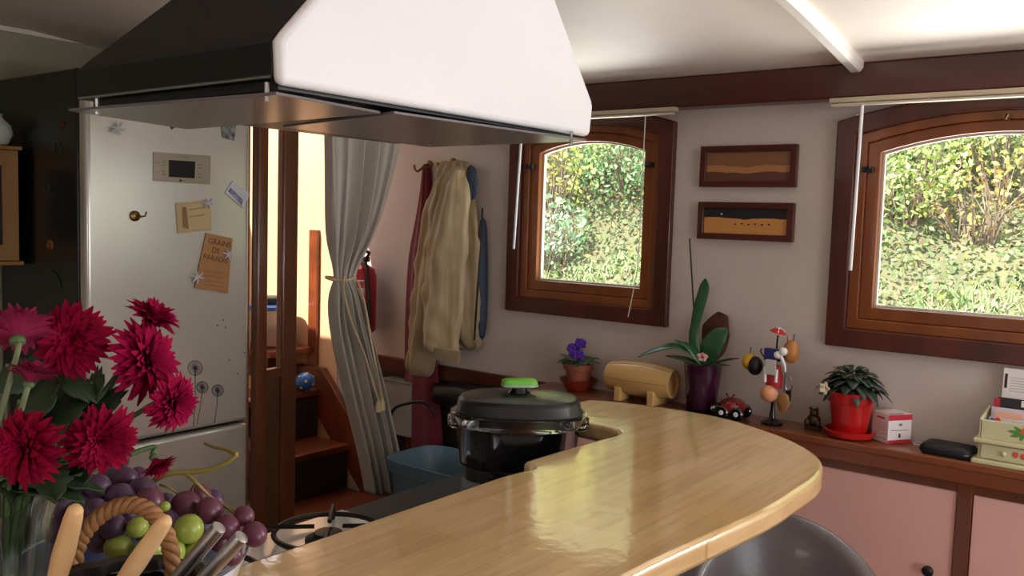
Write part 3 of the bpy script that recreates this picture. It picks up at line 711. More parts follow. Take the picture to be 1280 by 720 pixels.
MB().tube([at(603, 260, 'y', WY-0.13), at(602, 300, 'y', WY-0.15), at(597, 360, 'y', WY-0.155), at(593, 425, 'y', WY-0.13)], 0.004, 6).build('zip', BLACK, jk)
sleeve([(607, 270, 3, 0.03), (609, 300, 3, 0.04), (610, 350, 3, 0.05), (609, 400, 3, 0.04), (606, 425, 2, 0.03)], WY-0.02, 'lining', NAVY, 3, 0)

EXR = mat('extinguisher red', (168, 28, 34), 0.3, coat=0.4)
ec = at(452, 415, 'y', 2.62); et = at(452, 332, 'y', 2.62)
ex = thing('fire_extinguisher', 'red fire extinguisher with white label mounted on the wall behind the curtain', 'fire extinguisher', (ec.x, 2.62, ec.z))
hh = et.z-ec.z
MB().lathe([(0.05, 0.0), (0.06, 0.012), (0.06, hh*0.85), (0.05, hh*0.96), (0.02, hh*1.02), (0.018, hh*1.08), (0.0001, hh*1.08)], 26, (ec.x, 2.62, ec.z)).build('cylinder', EXR, ex, smooth=40)
MB().box(ec.x-0.05, ec.x+0.03, 2.605, 2.635, ec.z+hh*1.06, ec.z+hh*1.14).build('valve', BLACK, ex, bevel=0.004)
MB().tube([(ec.x+0.03, 2.61, ec.z+hh*1.10), (ec.x+0.06, 2.60, ec.z+hh*1.2), (ec.x+0.02, 2.59, ec.z+hh*1.27)], 0.008, 8).build('lever', BLACK, ex, smooth=60)
MB().tube([(ec.x+0.02, 2.60, ec.z+hh*1.08), (ec.x+0.07, 2.58, ec.z+hh*1.0), (ec.x+0.072, 2.59, ec.z+hh*0.5), (ec.x+0.068, 2.60, ec.z+0.02)], 0.008, 8).build('hose', BLACK, ex, smooth=60)
WPR = mat('white label print', (220, 200, 196), 0.5)
def curved_label(a0, a1, z0, z1, nm):
    Pp = [[Vector((ec.x+0.0606*math.sin(a), 2.62-0.0606*math.cos(a), z)) for a in [a0+(a1-a0)*k/6 for k in range(7)]] for z in (z0, z1)]
    MB().grid(Pp).build(nm, WPR, ex, smooth=180)
for a0, a1, f0, f1 in ((-0.5, 0.1, 0.62, 0.72), (0.3, 0.9, 0.55, 0.68), (0.0, 0.9, 0.40, 0.45), (-0.4, 0.9, 0.33, 0.35), (-0.4, 0.9, 0.28, 0.30), (0.4, 0.9, 0.08, 0.2), (-0.3, 0.9, 0.78, 0.80)):
    curved_label(a0, a1, ec.z+hh*f0, ec.z+hh*f1, 'label_print')

# ================================================================ CORNER BELOW THE LEDGE: bench, bin, box
bn = thing('corner_bench', 'dark low bench in the corner beneath the apron', 'bench', (-2.15, 2.45, 0))
MB().box(-2.46, -1.72, 2.20, 2.68, 0.33, 0.36).build('seat', mat('dark bench wood', (44, 32, 28), 0.5), bn, bevel=0.004)
for xx in (-2.44, -1.78):
    for yy in (2.22, 2.58): MB().box(xx, xx+0.04, yy, yy+0.04, 0, 0.33).build('leg', mat('dark bench wood', (44, 32, 28), 0.5), bn)
b0 = at(493, 566, 'y', 2.36)
BIN = mat('blue grey plastic', (92, 116, 130), 0.45, var=0.04)
bi = thing('storage_bin', 'blue grey plastic storage bin standing below the red apron', 'bin', (b0.x+0.21, 2.42, 0.361))
bt = b0.z; bcx = b0.x+0.21; hB = bt-0.361
MB().lathe([(0.165, 0.0), (0.19, hB-0.05), (0.205, hB-0.045), (0.21, hB), (0.198, hB), (0.18, hB-0.04), (0.158, 0.008), (0.0001, 0.008)], 32, (bcx, 2.42, 0.361), expo=5, sy=0.72).build('tub', BIN, bi, smooth=40)
c0 = at(476, 466, 'y', 2.62); c1 = at(511, 548, 'y', 2.62)
wb_ = thing('grey_wall_box', 'pale grey box mounted on the wall between the curtain and the apron', 'wall box', ((c0.x+c1.x)/2, 2.66, c1.z))
MB().box(c0.x, c1.x, 2.625, 2.69, c1.z, c0.z-0.03).build('case', mat('pale grey board', (140, 136, 126), 0.7), wb_, bevel=0.004)
MB().box(c0.x-0.004, c1.x+0.004, 2.62, 2.69, c0.z-0.03, c0.z-0.022).build('cover', mat('grey cover', (110, 108, 102), 0.6), wb_, bevel=0.002)
lp = [at(488, 560, 'y', 2.55), at(487, 530, 'y', 2.55), at(492, 512, 'y', 2.55), at(506, 505, 'y', 2.55), at(530, 503, 'y', 2.55), at(545, 520, 'y', 2.56)]
tag(MB().tube([tuple(p) for p in catmull(lp, 5)], 0.007, 8).build('cable_loop', BLACK, smooth=60), 'thick black cable looping above the storage bin', 'cable')
rz0 = at(572, 512, 'y', 2.58)
rdz = thing('small_radiator', 'small white ribbed radiator in the dark corner behind the steamer', 'radiator', (rz0.x+0.15, 2.62, 0.361))
MB().box(rz0.x-0.02, rz0.x+0.30, 2.64, 2.67, 0.40, rz0.z).build('panel', mat('cream radiator', (190, 180, 160), 0.5), rdz, bevel=0.004)
for k in range(10):
    MB().box(rz0.x-0.01+k*0.031, rz0.x+0.006+k*0.031, 2.615, 2.642, 0.42, rz0.z-0.02).build('rib', mat('cream radiator', (190, 180, 160), 0.5), rdz, bevel=0.003)
for k in (0.02, 0.24): MB().box(rz0.x+k, rz0.x+k+0.03, 2.62, 2.67, 0.361, 0.41).build('foot', BLACK, rdz)
dk0 = at(485, 470, 'y', 2.50); 
db = thing('dark_bag', 'slumped black bag pushed under the ledge in the corner', 'bag', (-2.0, 2.62, 0.82))
m = loft_px([(640, 486, 60, 0.10), (640, 492, 96, 0.12), (640, 504, 100, 0.13), (640, 514, 96, 0.12), (640, 518, 80, 0.10)], WY-0.01, 40, 7, 0.05)
m.build('bag_body', BLACK, db, smooth=60)

# ================================================================ PICTURES
def picture(pix, label, pm, m_, inner):
    a = at(*pix[0], 'y', WY-0.02); b = at(*pix[1], 'y', WY-0.02)
    t = thing('framed_picture', label, 'picture', ((a.x+b.x)/2, WY-0.01, b.z), 'framed pictures on the window wall')
    x0, x1, z1, z0 = a.x, b.x, a.z, b.z; bw = 0.020
    R = lambda g, y: [(x0+g, y, z0+g), (x1-g, y, z0+g), (x1-g, y, z1-g), (x0+g, y, z1-g)]
    MB().ring(R(0, WY-0.022), R(bw, WY-0.022), (0, 0.021, 0)).build('frame', MAHOG, t, bevel=0.002)
    MB().box(x0+bw-0.001, x1-bw+0.001, WY-0.012, WY-0.002, z0+bw-0.001, z1-bw+0.001).build('print', pm, t)
    return t, x0, x1, z0, z1
t1, a0, a1, c0_, c1_ = picture([(876, 183), (994, 234)], 'dark framed brown picture of a sandy shore, the upper of two', painting_mat('brown shore print', (128, 86, 56), (96, 56, 40), (170, 116, 74), 0.52, 0.30), None, None)
t2, a0, a1, c0_, c1_ = picture([(873, 252), (990, 303)], 'dark framed desert picture with black sky and moon, the lower of two', painting_mat('desert night print', (30, 24, 32), (196, 136, 74), None, 0.62, 0.22), None, None)
MB().lathe([(0.0035, 0), (0.003, 0.0008), (0.0001, 0.001)], 12, (a0+(a1-a0)*0.25, WY-0.0122, c0_+(c1_-c0_)*0.68), (0, -1, 0)).build('moon', mat('pale moon', (190, 196, 210), 0.5), t2)
for k in range(6):
    x = a0+(a1-a0)*(0.40+0.07*k); z = c0_+(c1_-c0_)*(0.42+0.02*(k % 2))
    MB().ball((x, WY-0.0125, z), 0.004, 6, 4, 0.7).build('camel', mat('brown silhouette', (92, 52, 34), 0.6), t2)

# ================================================================ BLINDS
def blind(x0, x1, z, wand, lab):
    t = thing('blind_rail', lab, 'blind rail', ((x0+x1)/2, WY-0.09, z))
    MB().box(x0, x1, WY-0.105, WY-0.076, z-0.002, z+0.013).build('head_rail', mat('cream metal rail', (196, 180, 156), 0.35, 0.3), t, bevel=0.003)
    MB().box(x0+0.004, x1-0.01, WY-0.102, WY-0.079, z-0.010, z-0.003).build('folded_slats', mat('folded cream slats', (206, 192, 170), 0.4, 0.2), t, bevel=0.002)
    a = at(*wand[0], 'y', WY-0.095); b = at(*wand[1], 'y', WY-0.095)
    MB().tube([a, b], 0.005, 8).build('wand', mat('clear white wand', (226, 228, 232), 0.15, coat=0.4), t, smooth=60)
    return t
zr1 = at(845, 139, 'y', WY-0.09).z
zr2 = at(1042, 129, 'y', WY-0.09).z
t1 = blind(at(655, 150, 'y', WY-0.09).x-0.1, at(846, 139, 'y', WY-0.09).x, zr1, [(653, 150), (642, 311)], 'cream blind rail with a white wand above the smaller window')
pts = [at(807, 140, 'y', WY-0.09), at(802, 240, 'y', WY-0.085), at(797, 330, 'y', WY-0.07), at(785, 396, 'y', WY-0.05)]
MB().tube([tuple(p) for p in catmull(pts, 4)], 0.0016, 5).build('pull_cord', WHITE, t1)
t2 = blind(at(1038, 129, 'y', WY-0.09).x, at(1038, 129, 'y', WY-0.09).x+1.0, zr2, [(1078, 130), (1063, 338)], 'cream blind rail with a white wand above the larger window')

# ================================================================ STEAMER IN THE BAR CUT-OUT
pc_ = Vector((-1.195, 1.605, 0)); d2 = 2.0
rx = Vector((_r0.x, _r0.y, 0)); ang = math.atan2(rx.y, rx.x)
def oval(prof, c, a=1.0, b=0.72, expo=2.6, n=48, rot=ang):
    m = MB().lathe(prof, n, (0, 0, 0), sx=a, sy=b, expo=expo)
    R = Matrix.Rotation(rot, 3, 'Z')
    m.v = [R @ v + Vector(c) for v in m.v]
    return m
sm = thing('food_steamer', 'oval food steamer with clear bowl, black lid and green handle', 'steamer', (pc_.x, pc_.y, KZ))
z = KZ
oval([(0.118, 0.0), (0.128, 0.01), (0.13, 0.12), (0.122, 0.135), (0.0001, 0.135)], (pc_.x, pc_.y, z)).build('base', mat('grey steamer base', (112, 120, 130), 0.35, coat=0.3), sm, smooth=40)
oval([(0.120, 0.130), (0.126, 0.137), (0.122, 0.165), (0.0001, 0.165)], (pc_.x, pc_.y, z)).build('ring', BLACKG, sm, smooth=40)
bw0 = 0.160
oval([(0.118, bw0), (0.132, bw0+0.008), (0.140, bw0+0.095), (0.154, bw0+0.106), (0.155, bw0+0.122), (0.146, bw0+0.122), (0.136, bw0+0.10), (0.128, bw0+0.012), (0.116, bw0+0.005), (0.0001, bw0+0.005)], (pc_.x, pc_.y, z)).build('clear_bowl', CLEARP, sm, smooth=40)
oval([(0.098, bw0+0.012), (0.108, bw0+0.02), (0.113, bw0+0.085), (0.108, bw0+0.09), (0.0001, bw0+0.085)], (pc_.x, pc_.y, z)).build('inner_basket', mat('smoky inner basket', (30, 30, 34), 0.2, coat=0.4), sm, smooth=40)
for sgn in (-1, 1):
    cxy = pc_+rx.normalized()*0.126*sgn
    hd = MB().lathe([(0.030, 0.0), (0.036, 0.006), (0.036, 0.026), (0.028, 0.032), (0.0001, 0.032)], 20, (cxy.x, cxy.y, z+bw0+0.084))
    hd.build('bowl_grip', CLEARP, sm, smooth=40)
lid = oval([(0.144, bw0+0.123), (0.146, bw0+0.127), (0.142, bw0+0.131), (0.139, bw0+0.148), (0.133, bw0+0.155), (0.125, bw0+0.158), (0.05, bw0+0.166), (0.0001, bw0+0.167)], (pc_.x, pc_.y, z)).build('lid', mat('satin black lid', (30, 31, 34), 0.34, coat=0.2), sm, smooth=50)
zk = z+bw0+0.166
oval([(0.026, 0.0), (0.018, 0.006), (0.017, 0.016), (0.0001, 0.016)], (pc_.x, pc_.y, zk), rot=ang).build('handle_stem', BLACKG, lid, smooth=50)
oval([(0.036, 0.013), (0.042, 0.015), (0.042, 0.019), (0.038, 0.021), (0.0001, 0.021)], (pc_.x, pc_.y, zk), a=1.0, b=0.5, expo=4, rot=ang+0.15).build('handle', mat('grey green grip', (150, 176, 146), 0.2, coat=0.4), lid, smooth=50)
oval([(0.041, 0.0205), (0.040, 0.028), (0.034, 0.031), (0.0001, 0.032)], (pc_.x, pc_.y, zk), a=1.0, b=0.48, expo=4, rot=ang+0.15).build('handle_pad', mat('lime green rubber', (112, 190, 62), 0.5), lid, smooth=50)

# ================================================================ THINGS ON THE LEDGE
def on_ledge(px, py): return at(px, py, 'z', LZ)
def leaf(m, base, tip, wdt, up=(0, 0, 1), droop=0.0, n=7, fold=0.25):
    base, tip = Vector(base), Vector(tip); ax = tip-base; L_ = ax.length
    side = ax.cross(Vector(up));
    if side.length < 1e-5: side = ax.orthogonal()
    side.normalize(); nrm = side.cross(ax).normalized()
    rows = []
    for i in range(n+1):
        t_ = i/n; c = base+ax*t_+Vector((0, 0, -droop*t_*t_))+nrm*0.0
        w_ = wdt*(math.sin(PI*min(1, t_*0.92+0.06)))**0.8
        rows.append([c+side*w_*0.5+nrm*w_*fold*0.5, c, c-side*w_*0.5+nrm*w_*fold*0.5])
    m.grid(rows); return m
LEAFD = mat('dark green leaf', (44, 70, 44), 0.4, var=0.2, coat=0.2)
LEAFO = mat('orchid leaf', (50, 96, 60), 0.3, var=0.15, coat=0.3)
TERRA = mat('terracotta', (150, 84, 58), 0.7, var=0.1)
SOIL = mat('potting soil', (40, 30, 24), 0.9, var=0.3)
# --- african violet
LYc = 2.625
c = at(722, 493, 'y', LYc); c.z = LZ
vt = thing('african_violet', 'small potted violet with purple flowers in a terracotta pot', 'potted plant', c)
vs = 1.0
MB().lathe([(0.038, 0.001), (0.046, 0.012), (0.066, 0.04), (0.068, 0.043), (0.062, 0.042), (0.04, 0.014), (0.0001, 0.01)], 28, c).build('saucer', mat('red brown saucer', (132, 42, 28), 0.3, coat=0.4), vt, smooth=50)
MB().lathe([(0.036, 0.012), (0.046, 0.075), (0.053, 0.077), (0.055, 0.098), (0.049, 0.098), (0.046, 0.088), (0.0001, 0.086)], 28, c).build('pot', TERRA, vt, smooth=40)
fm = MB()
for k in range(22):
    a = k*2.4; r = 0.05+0.034*(k/22); zz = 0.115+0.012*math.sin(k*1.7)
    d = Vector((math.cos(a), math.sin(a), 0))
    lm = leaf(MB(), c+d*0.015+Vector((0, 0, 0.1)), c+d*r+Vector((0, -0.0, zz)), 0.044, droop=0.012*(k % 3))
    lm.build('leaf', mat('violet leaf', (92, 108, 86), 0.55, var=0.2), vt, smooth=180, solid=0.0012)
PUR = mat('purple petal', (108, 56, 190), 0.5, var=0.15)
for k in range(8):
    a = k*2.4; r = 0.026*math.sqrt((k+0.3)/8)*1.2
    fc = c+Vector((r*math.cos(a)-0.006, r*math.sin(a)*0.8, 0.148+0.022*math.sin(k*2.1+1)))
    fl = MB()
    for q in range(5):
        b_ = 2*PI*q/5+k; e_ = fc+Vector((0.019*math.cos(b_), -0.003, 0.019*math.sin(b_)))
        leaf(fl, fc, e_, 0.020, up=(0, -1, 0), fold=0.1, n=4)
    fo = fl.build('flower', PUR, vt, smooth=180, solid=0.0008)
    MB().tube([c+Vector((0, 0, 0.09)), fc], 0.0015, 5).build('flower_stalk', LEAFD, fo)
# --- wooden barrel
BARW = mat('golden barrel wood', (224, 184, 120), 0.35, coat=0.3, rgb2=(204, 160, 98), scale=18, stretch=(0.12, 1, 1))
bl_ = at(763, 478, 'y', 2.615); br_ = at(842, 484, 'y', 2.615)
Lb = br_.x-bl_.x; bcx = (bl_.x+br_.x)/2; R_ = 0.058
zc = at(800, 474, 'y', 2.615).z
br = thing('wooden_barrel', 'small golden wooden barrel lying on two wooden feet on the ledge', 'barrel', (bcx, 2.615, LZ))
pf = []
for k in range(13):
    t_ = k/12; pf.append((R_*(0.80+0.20*math.sin(PI*t_)**0.8), -Lb/2+Lb*t_))
pf = pf[:-1]+[(R_*0.80, Lb/2), (R_*0.68, Lb/2), (R_*0.66, Lb/2-0.012), (0.0001, Lb/2-0.012)]
bd = MB().lathe([(0.0001, -Lb/2+0.008), (R_*0.66, -Lb/2+0.008), (R_*0.68, -Lb/2)]+pf, 36, (bcx, 2.615, zc), (1, 0, 0)).build('barrel_body', BARW, br, smooth=40)
for off in (0.0, 1.1, -1.1):
    pth = [(bcx-Lb/2+Lb*k/12, 2.615-math.cos(off)*R_*(0.802+0.2*math.sin(PI*k/12)**0.8), zc+math.sin(off)*R_*(0.802+0.2*math.sin(PI*k/12)**0.8)) for k in range(13)]
    MB().tube(pth, 0.0008, 4).build('stave_joint', mat('dark joint', (120, 78, 40), 0.6), bd)
for fx in (-0.26, 0.26):
    x = bcx+Lb*fx
    MB().box(x-0.013, x+0.013, 2.562, 2.665, LZ, zc-R_*0.45).build('foot', BARW, br, bevel=0.004)
# --- orchid
c = on_ledge(877, 516); c = Vector((at(877, 510, 'y', 2.625).x, 2.622, LZ))
oc = thing('orchid', 'flowering orchid with long strap leaves in a dark purple pot', 'potted plant', c)
MB().lathe([(0.045, 0.001), (0.052, 0.004), (0.06, 0.016), (0.056, 0.016), (0.0001, 0.008)], 28, c).build('saucer', BLACKG, oc, smooth=40)
zt = at(877, 454, 'y', 2.622).z-LZ
MB().lathe([(0.042, 0.008), (0.046, 0.012), (0.062, zt), (0.058, zt), (0.055, zt-0.012), (0.0001, zt-0.015)], 30, c).build('pot', mat('dark purple glaze', (62, 18, 46), 0.15, coat=0.6), oc, smooth=40)
MB().lathe([(0.055, zt-0.014), (0.0001, zt-0.006)], 20, c).build('soil', SOIL, oc, smooth=60)
base = c+Vector((0, 0, zt-0.01))
def pxl(x, y, yy): return at(x, y, 'y', yy)
def strap(pts, wds, m_, nm, par=oc, nside=(0, -1, 0.3)):
    pth = catmull(pts, 6); n = len(pth); rows = []
    for i, p in enumerate(pth):
        t_ = (pth[min(i+1, n-1)]-pth[max(i-1, 0)]).normalized()
        sd_ = t_.cross(Vector(nside)).normalized(); up_ = sd_.cross(t_).normalized()
        f = i/(n-1); k = f*(len(wds)-1); a = int(min(k, len(wds)-2)); w_ = wds[a]+(wds[a+1]-wds[a])*(k-a)
        rows.append([p+sd_*w_/2+up_*w_*0.15, p, p-sd_*w_/2+up_*w_*0.15])
    return MB().grid(rows).build(nm, m_, par, smooth=180, solid=0.002)
strap([base, pxl(868, 425, 2.62), pxl(872, 395, 2.62), pxl(881, 362, 2.62), pxl(882, 348, 2.61)], [0.02, 0.035, 0.03, 0.04, 0.036, 0.004], LEAFO, 'leaf')
strap([base, pxl(862, 440, 2.60), pxl(840, 434, 2.58), pxl(815, 440, 2.56), pxl(797, 447, 2.55)], [0.02, 0.035, 0.034, 0.028, 0.003], LEAFO, 'leaf', nside=(0, -0.5, 1))
strap([base, pxl(862, 436, 2.60), pxl(852, 430, 2.59), pxl(843, 425, 2.58)], [0.02, 0.03, 0.02, 0.003], LEAFO, 'leaf', nside=(0, -0.5, 1))
strap([base, pxl(862, 452, 2.59), pxl(848, 448, 2.575), pxl(832, 445, 2.56)], [0.02, 0.028, 0.022, 0.003], LEAFD, 'leaf', nside=(0, -0.5, 1))
strap([base, pxl(890, 435, 2.62), pxl(901, 420, 2.62), pxl(909, 412, 2.62)], [0.03, 0.075, 0.06, 0.012], LEAFO, 'leaf')
strap([base, pxl(898, 453, 2.59), pxl(910, 450, 2.58), pxl(924, 448, 2.57)], [0.012, 0.014, 0.012, 0.002], LEAFD, 'leaf', nside=(0, -0.5, 1))
strap([base, pxl(890, 456, 2.58), pxl(900, 456, 2.57), pxl(912, 457, 2.56)], [0.01, 0.012, 0.01, 0.002], LEAFD, 'leaf', nside=(0, -0.5, 1))
strap([base, pxl(893, 436, 2.655), pxl(898, 412, 2.655), pxl(905, 392, 2.655)], [0.04, 0.085, 0.10, 0.035], mat('withered brown leaf', (86, 50, 38), 0.8, var=0.3, scale=40), 'dry_leaf')
MB().tube([base, pxl(868, 400, 2.64), pxl(862, 298, 2.645)], 0.0028, 6).build('support_stick', mat('dark stick', (52, 34, 28), 0.6), oc)
fl = MB(); fc = pxl(879, 446, 2.555)
for q in range(5):
    b_ = 2*PI*q/5+0.3; leaf(fl, fc, fc+Vector((0.020*math.cos(b_), -0.006, 0.014*math.sin(b_))), 0.018, up=(0, -1, 0), fold=0.15, n=4)
fo = fl.build('flower', mat('pale pink petal', (236, 190, 186), 0.5), oc, smooth=180, solid=0.001)
MB().ball(fc+Vector((0, -0.005, 0)), 0.005, 8, 6).build('flower_centre', mat('crimson throat', (176, 60, 70), 0.5), fo, smooth=60)
MB().tube([base, (base+fc)/2+Vector((0, -0.01, 0.005)), fc], 0.002, 5).build('flower_stalk', LEAFD, oc)
# --- ladybird toy car
c = Vector((at(913, 520, 'y', 2.60).x, 2.60, LZ))
lb = thing('ladybird_ornament', 'shiny red and black ladybird ornament with white spots beside the orchid', 'ornament', c)
LR = mat('ladybird red', (128, 22, 22), 0.12, coat=0.7)
m = MB(); m.ball(c+Vector((0.006, 0, 0.036)), 0.042, 20, 12, 0.72); m.build('shell', LR, lb, smooth=180)
MB().ball(c+Vector((-0.034, -0.010, 0.022)), 0.026, 16, 10, 0.9).build('head', BLACKG, lb, smooth=180)
for k, (dx, dy) in enumerate(((-0.012, -0.036), (0.034, -0.032), (-0.012, 0.036), (0.034, 0.032))):
    MB().lathe([(0.0001, -0.009), (0.017, -0.009), (0.021, -0.005), (0.021, 0.005), (0.017, 0.009), (0.0001, 0.009)], 18, c+Vector((dx, dy, 0.0215)), (0, 1, 0)).build('wheel', BLACKG, lb, smooth=40)
    if dy < 0: MB().lathe([(0.008, 0), (0.007, 0.002), (0.0001, 0.003)], 10, c+Vector((dx, dy-0.009, 0.0215)), (0, -1, 0)).build('white_spot', WHITE, lb)
for k in range(7):
    a = k*0.9; zz = 0.2+0.1*(k % 3); n_ = Vector((math.cos(a)*0.7-0.2, -0.75, zz)).normalized()
    MB().lathe([(0.005, 0.0), (0.004, 0.001), (0.0001, 0.0015)], 8, c+Vector((-0.034, -0.01, 0.022))+Vector((n_.x*0.0255, n_.y*0.0255, n_.z*0.023)), n_).build('white_spot', WHITE, lb)
for sx in (-0.3, 0.5):
    MB().tube([c+Vector((0.0, -0.01, 0.062)), c+Vector((sx*0.03, -0.015, 0.075))], 0.0018, 5).build('antenna', BLACK, lb); MB().ball(c+Vector((sx*0.03, -0.015, 0.076)), 0.004, 8, 6).build('antenna_tip', LR, lb)
for k, (dx, dz) in enumerate(((0.03, 0.045), (0.0, 0.055), (0.02, 0.06), (-0.01, 0.042))):
    n_ = Vector((dx, -0.03, dz-0.02)).normalized(); MB().ball(c+Vector((0.006, 0, 0.036))+Vector((n_.x*0.040, n_.y*0.040, n_.z*0.029)), 0.006, 8, 6, 0.6).build('black_spot', BLACKG, lb, smooth=60)
# --- keyring stand
c = Vector((at(965, 528, 'y', 2.61).x, 2.61, LZ))
ks = thing('keyring_stand', 'black iron keyring stand with a tiny red striped parasol on top', 'stand', c)
zz = lambda py, yy=2.61: at(965, py, 'y', yy).z
MB().lathe([(0.032, 0.0), (0.034, 0.008), (0.022, 0.014), (0.010, 0.02), (0.0065, 0.05), (0.006, 0.2), (0.0001, 0.2)], 20, c).build('base', BLACKG, ks, smooth=50)
zt = zz(418); MB().tube([(c.x, c.y, LZ+0.19), (c.x+0.004, c.y, zt)], 0.003, 6).build('pole', BLACK, ks)
for k in range(5):
    a = k*2*PI/5+0.5; d = Vector((math.cos(a), math.sin(a)*0.7, 0)); z1 = zz(440)
    pth = [Vector((c.x, c.y, z1-0.02))+d*r+Vector((0, 0, h)) for r, h in ((0, 0), (0.02, -0.004), (0.04, 0.004), (0.05, 0.018), (0.047, 0.026))]
    MB().tube(pth, 0.0025, 6).build('arm', BLACK, ks)
pz = zz(414)
um = MB(); tip = Vector((c.x+0.004, c.y, pz+0.006))
MB().lathe([(0.026, 0.0), (0.014, 0.010), (0.0001, 0.014)], 12, tip-Vector((0, 0, 0.008)), (0.25, 0, 1)).build('parasol', mat('red parasol', (186, 40, 34), 0.4), ks, smooth=30)
for k in range(3):
    a = k*2*PI/3-1.2
    MB().tube([tip+Vector((0.002, 0, 0.006)), tip+Vector((0.022*math.cos(a), 0.022*math.sin(a), -0.006))], 0.0025, 5).build('stripe', WHITE, ks)
KR = 'keyrings hanging on the stand'
def hang(nm, label, px, py, yy, parts):
    p = at(px, py, 'y', yy)
    t = thing(nm, label, 'keyring', p, KR)
    for pn_, mb, m_ in parts(p):
        mb.v = [p+(v-p)*1.18 for v in mb.v]; mb.build(pn_, m_, t, smooth=50)
    return t
def cord(p, h): return MB().tube([p+Vector((0, 0, 0.0)), p+Vector((0.001, 0.001, h))], 0.0013, 5)
hang('bee_keyring', 'yellow and black plush keyring on the stand', 937, 452, 2.60, lambda p: [('body', MB().ball(p, 0.020, 14, 10, 1.1), mat('bee yellow', (206, 158, 40), 0.7)), ('stripe', MB().ball(p+Vector((0.018, -0.006, -0.008)), 0.020, 12, 8, 1.25), BLACK), ('cord', cord(p+Vector((0, 0, .018)), 0.02), BLACK)])
hang('orange_keyring', 'brown leather horse keyring on the right of the stand', 989, 440, 2.60, lambda p: [('body', MB().ball(p, 0.020, 14, 10, 1.5), mat('tan leather', (176, 116, 60), 0.5)), ('ear', MB().tube([p+Vector((-0.006, 0, 0.02)), p+Vector((-0.01, -0.002, 0.042))], [0.006, 0.002], 6), mat('tan leather', (176, 116, 60), 0.5)), ('cord', cord(p+Vector((0.004, 0, .026)), 0.02), BLACK)])
hang('blue_keyring', 'dark blue square keyring with a white tag in front', 965, 443, 2.575, lambda p: [('body', MB().box(p.x-0.018, p.x+0.014, p.y-0.008, p.y+0.008, p.z-0.015, p.z+0.015), mat('navy plastic', (40, 48, 100), 0.4)), ('tag', MB().box(p.x-0.010, p.x+0.016, p.y-0.014, p.y-0.009, p.z-0.05, p.z-0.012), mat('grey white tag', (190, 188, 180), 0.4))])
hang('bow_keyring', 'white bow shaped keyring near the top of the stand', 975, 442, 2.57, lambda p: [('loop', MB().ball(p+Vector((0.008, 0, 0.006)), 0.011, 10, 8), WHITE), ('loop', MB().ball(p+Vector((-0.006, 0, -0.004)), 0.010, 10, 8), WHITE), ('tail', MB().tube([p, p+Vector((0.014, 0, -0.03)), p+Vector((0.016, 0, -0.045))], [0.005, 0.004, 0.002], 6), WHITE)])
hang('red_doll_keyring', 'red doll keyring with white braids hanging on the stand', 968, 470, 2.585, lambda p: [('body', MB().lathe([(0.020, -0.03), (0.021, 0.0), (0.014, 0.028), (0.0001, 0.03)], 14, p), mat('doll red', (160, 30, 34), 0.6)), ('braid', MB().tube([p+Vector((-0.018, -0.018, 0.025)), p+Vector((-0.016, -0.02, -0.015))], 0.004, 6), WHITE), ('braid', MB().tube([p+Vector((0.012, -0.018, 0.02)), p+Vector((0.012, -0.02, -0.012))], 0.004, 6), WHITE)])
hang('wooden_ball_keyring', 'peach coloured wooden ball keyring hanging low on the stand', 961, 492, 2.565, lambda p: [('ball', MB().ball(p, 0.022, 18, 12), mat('peach wood', (214, 150, 110), 0.4)), ('cord', cord(p+Vector((0, 0, .021)), 0.05), WHITE)])
hang('wooden_paddle_keyring', 'flat brown wooden pendant keyring hanging lowest on the stand', 979, 503, 2.575, lambda p: [('pendant', MB().lathe([(0.0001, -0.028), (0.010, -0.022), (0.018, 0.0), (0.012, 0.02), (0.0001, 0.026)], 14, p, sy=0.35), mat('brown wood pendant', (150, 108, 62), 0.5)), ('cord', cord(p+Vector((0, 0, .025)), 0.06), mat('blue cord', (50, 60, 110), 0.6))])
hang('whistle_keyring', 'dark metal clip keyring on the right of the stand', 986, 480, 2.595, lambda p: [('clip', MB().tube([p+Vector((0.008*math.cos(a), 0, 0.018*math.sin(a))) for a in [2*PI*k/14 for k in range(15)]], 0.0018, 5), STEEL), ('clip_body', MB().box(p.x-0.006, p.x+0.006, p.y-0.004, p.y+0.004, p.z-0.045, p.z-0.016), BLACK)])
# --- little dark figure
c = Vector((at(1017, 528, 'y', 2.63).x, 2.63, LZ))
fg = thing('small_figurine', 'tiny dark bronze figurine on a square base between stand and red pot', 'figurine', c)
BRZ = mat('dark bronze', (74, 58, 44), 0.4, 0.5, var=0.2)
MB().box(c.x-0.022, c.x+0.022, c.y-0.016, c.y+0.016, LZ, LZ+0.012).build('base', BRZ, fg, bevel=0.002)
MB().ball(c+Vector((0, 0, 0.030)), 0.020, 14, 10, 0.95).build('body', BRZ, fg, smooth=180)
MB().ball(c+Vector((0.002, -0.006, 0.052)), 0.013, 12, 8).build('head', BRZ, fg, smooth=180)
for sx in (-1, 1):
    MB().ball(c+Vector((sx*0.016, -0.012, 0.022)), 0.009, 8, 6, 1.4).build('paw', BRZ, fg, smooth=180); MB().ball(c+Vector((sx*0.010, -0.004, 0.064)), 0.005, 8, 6).build('ear', BRZ, fg, smooth=180)
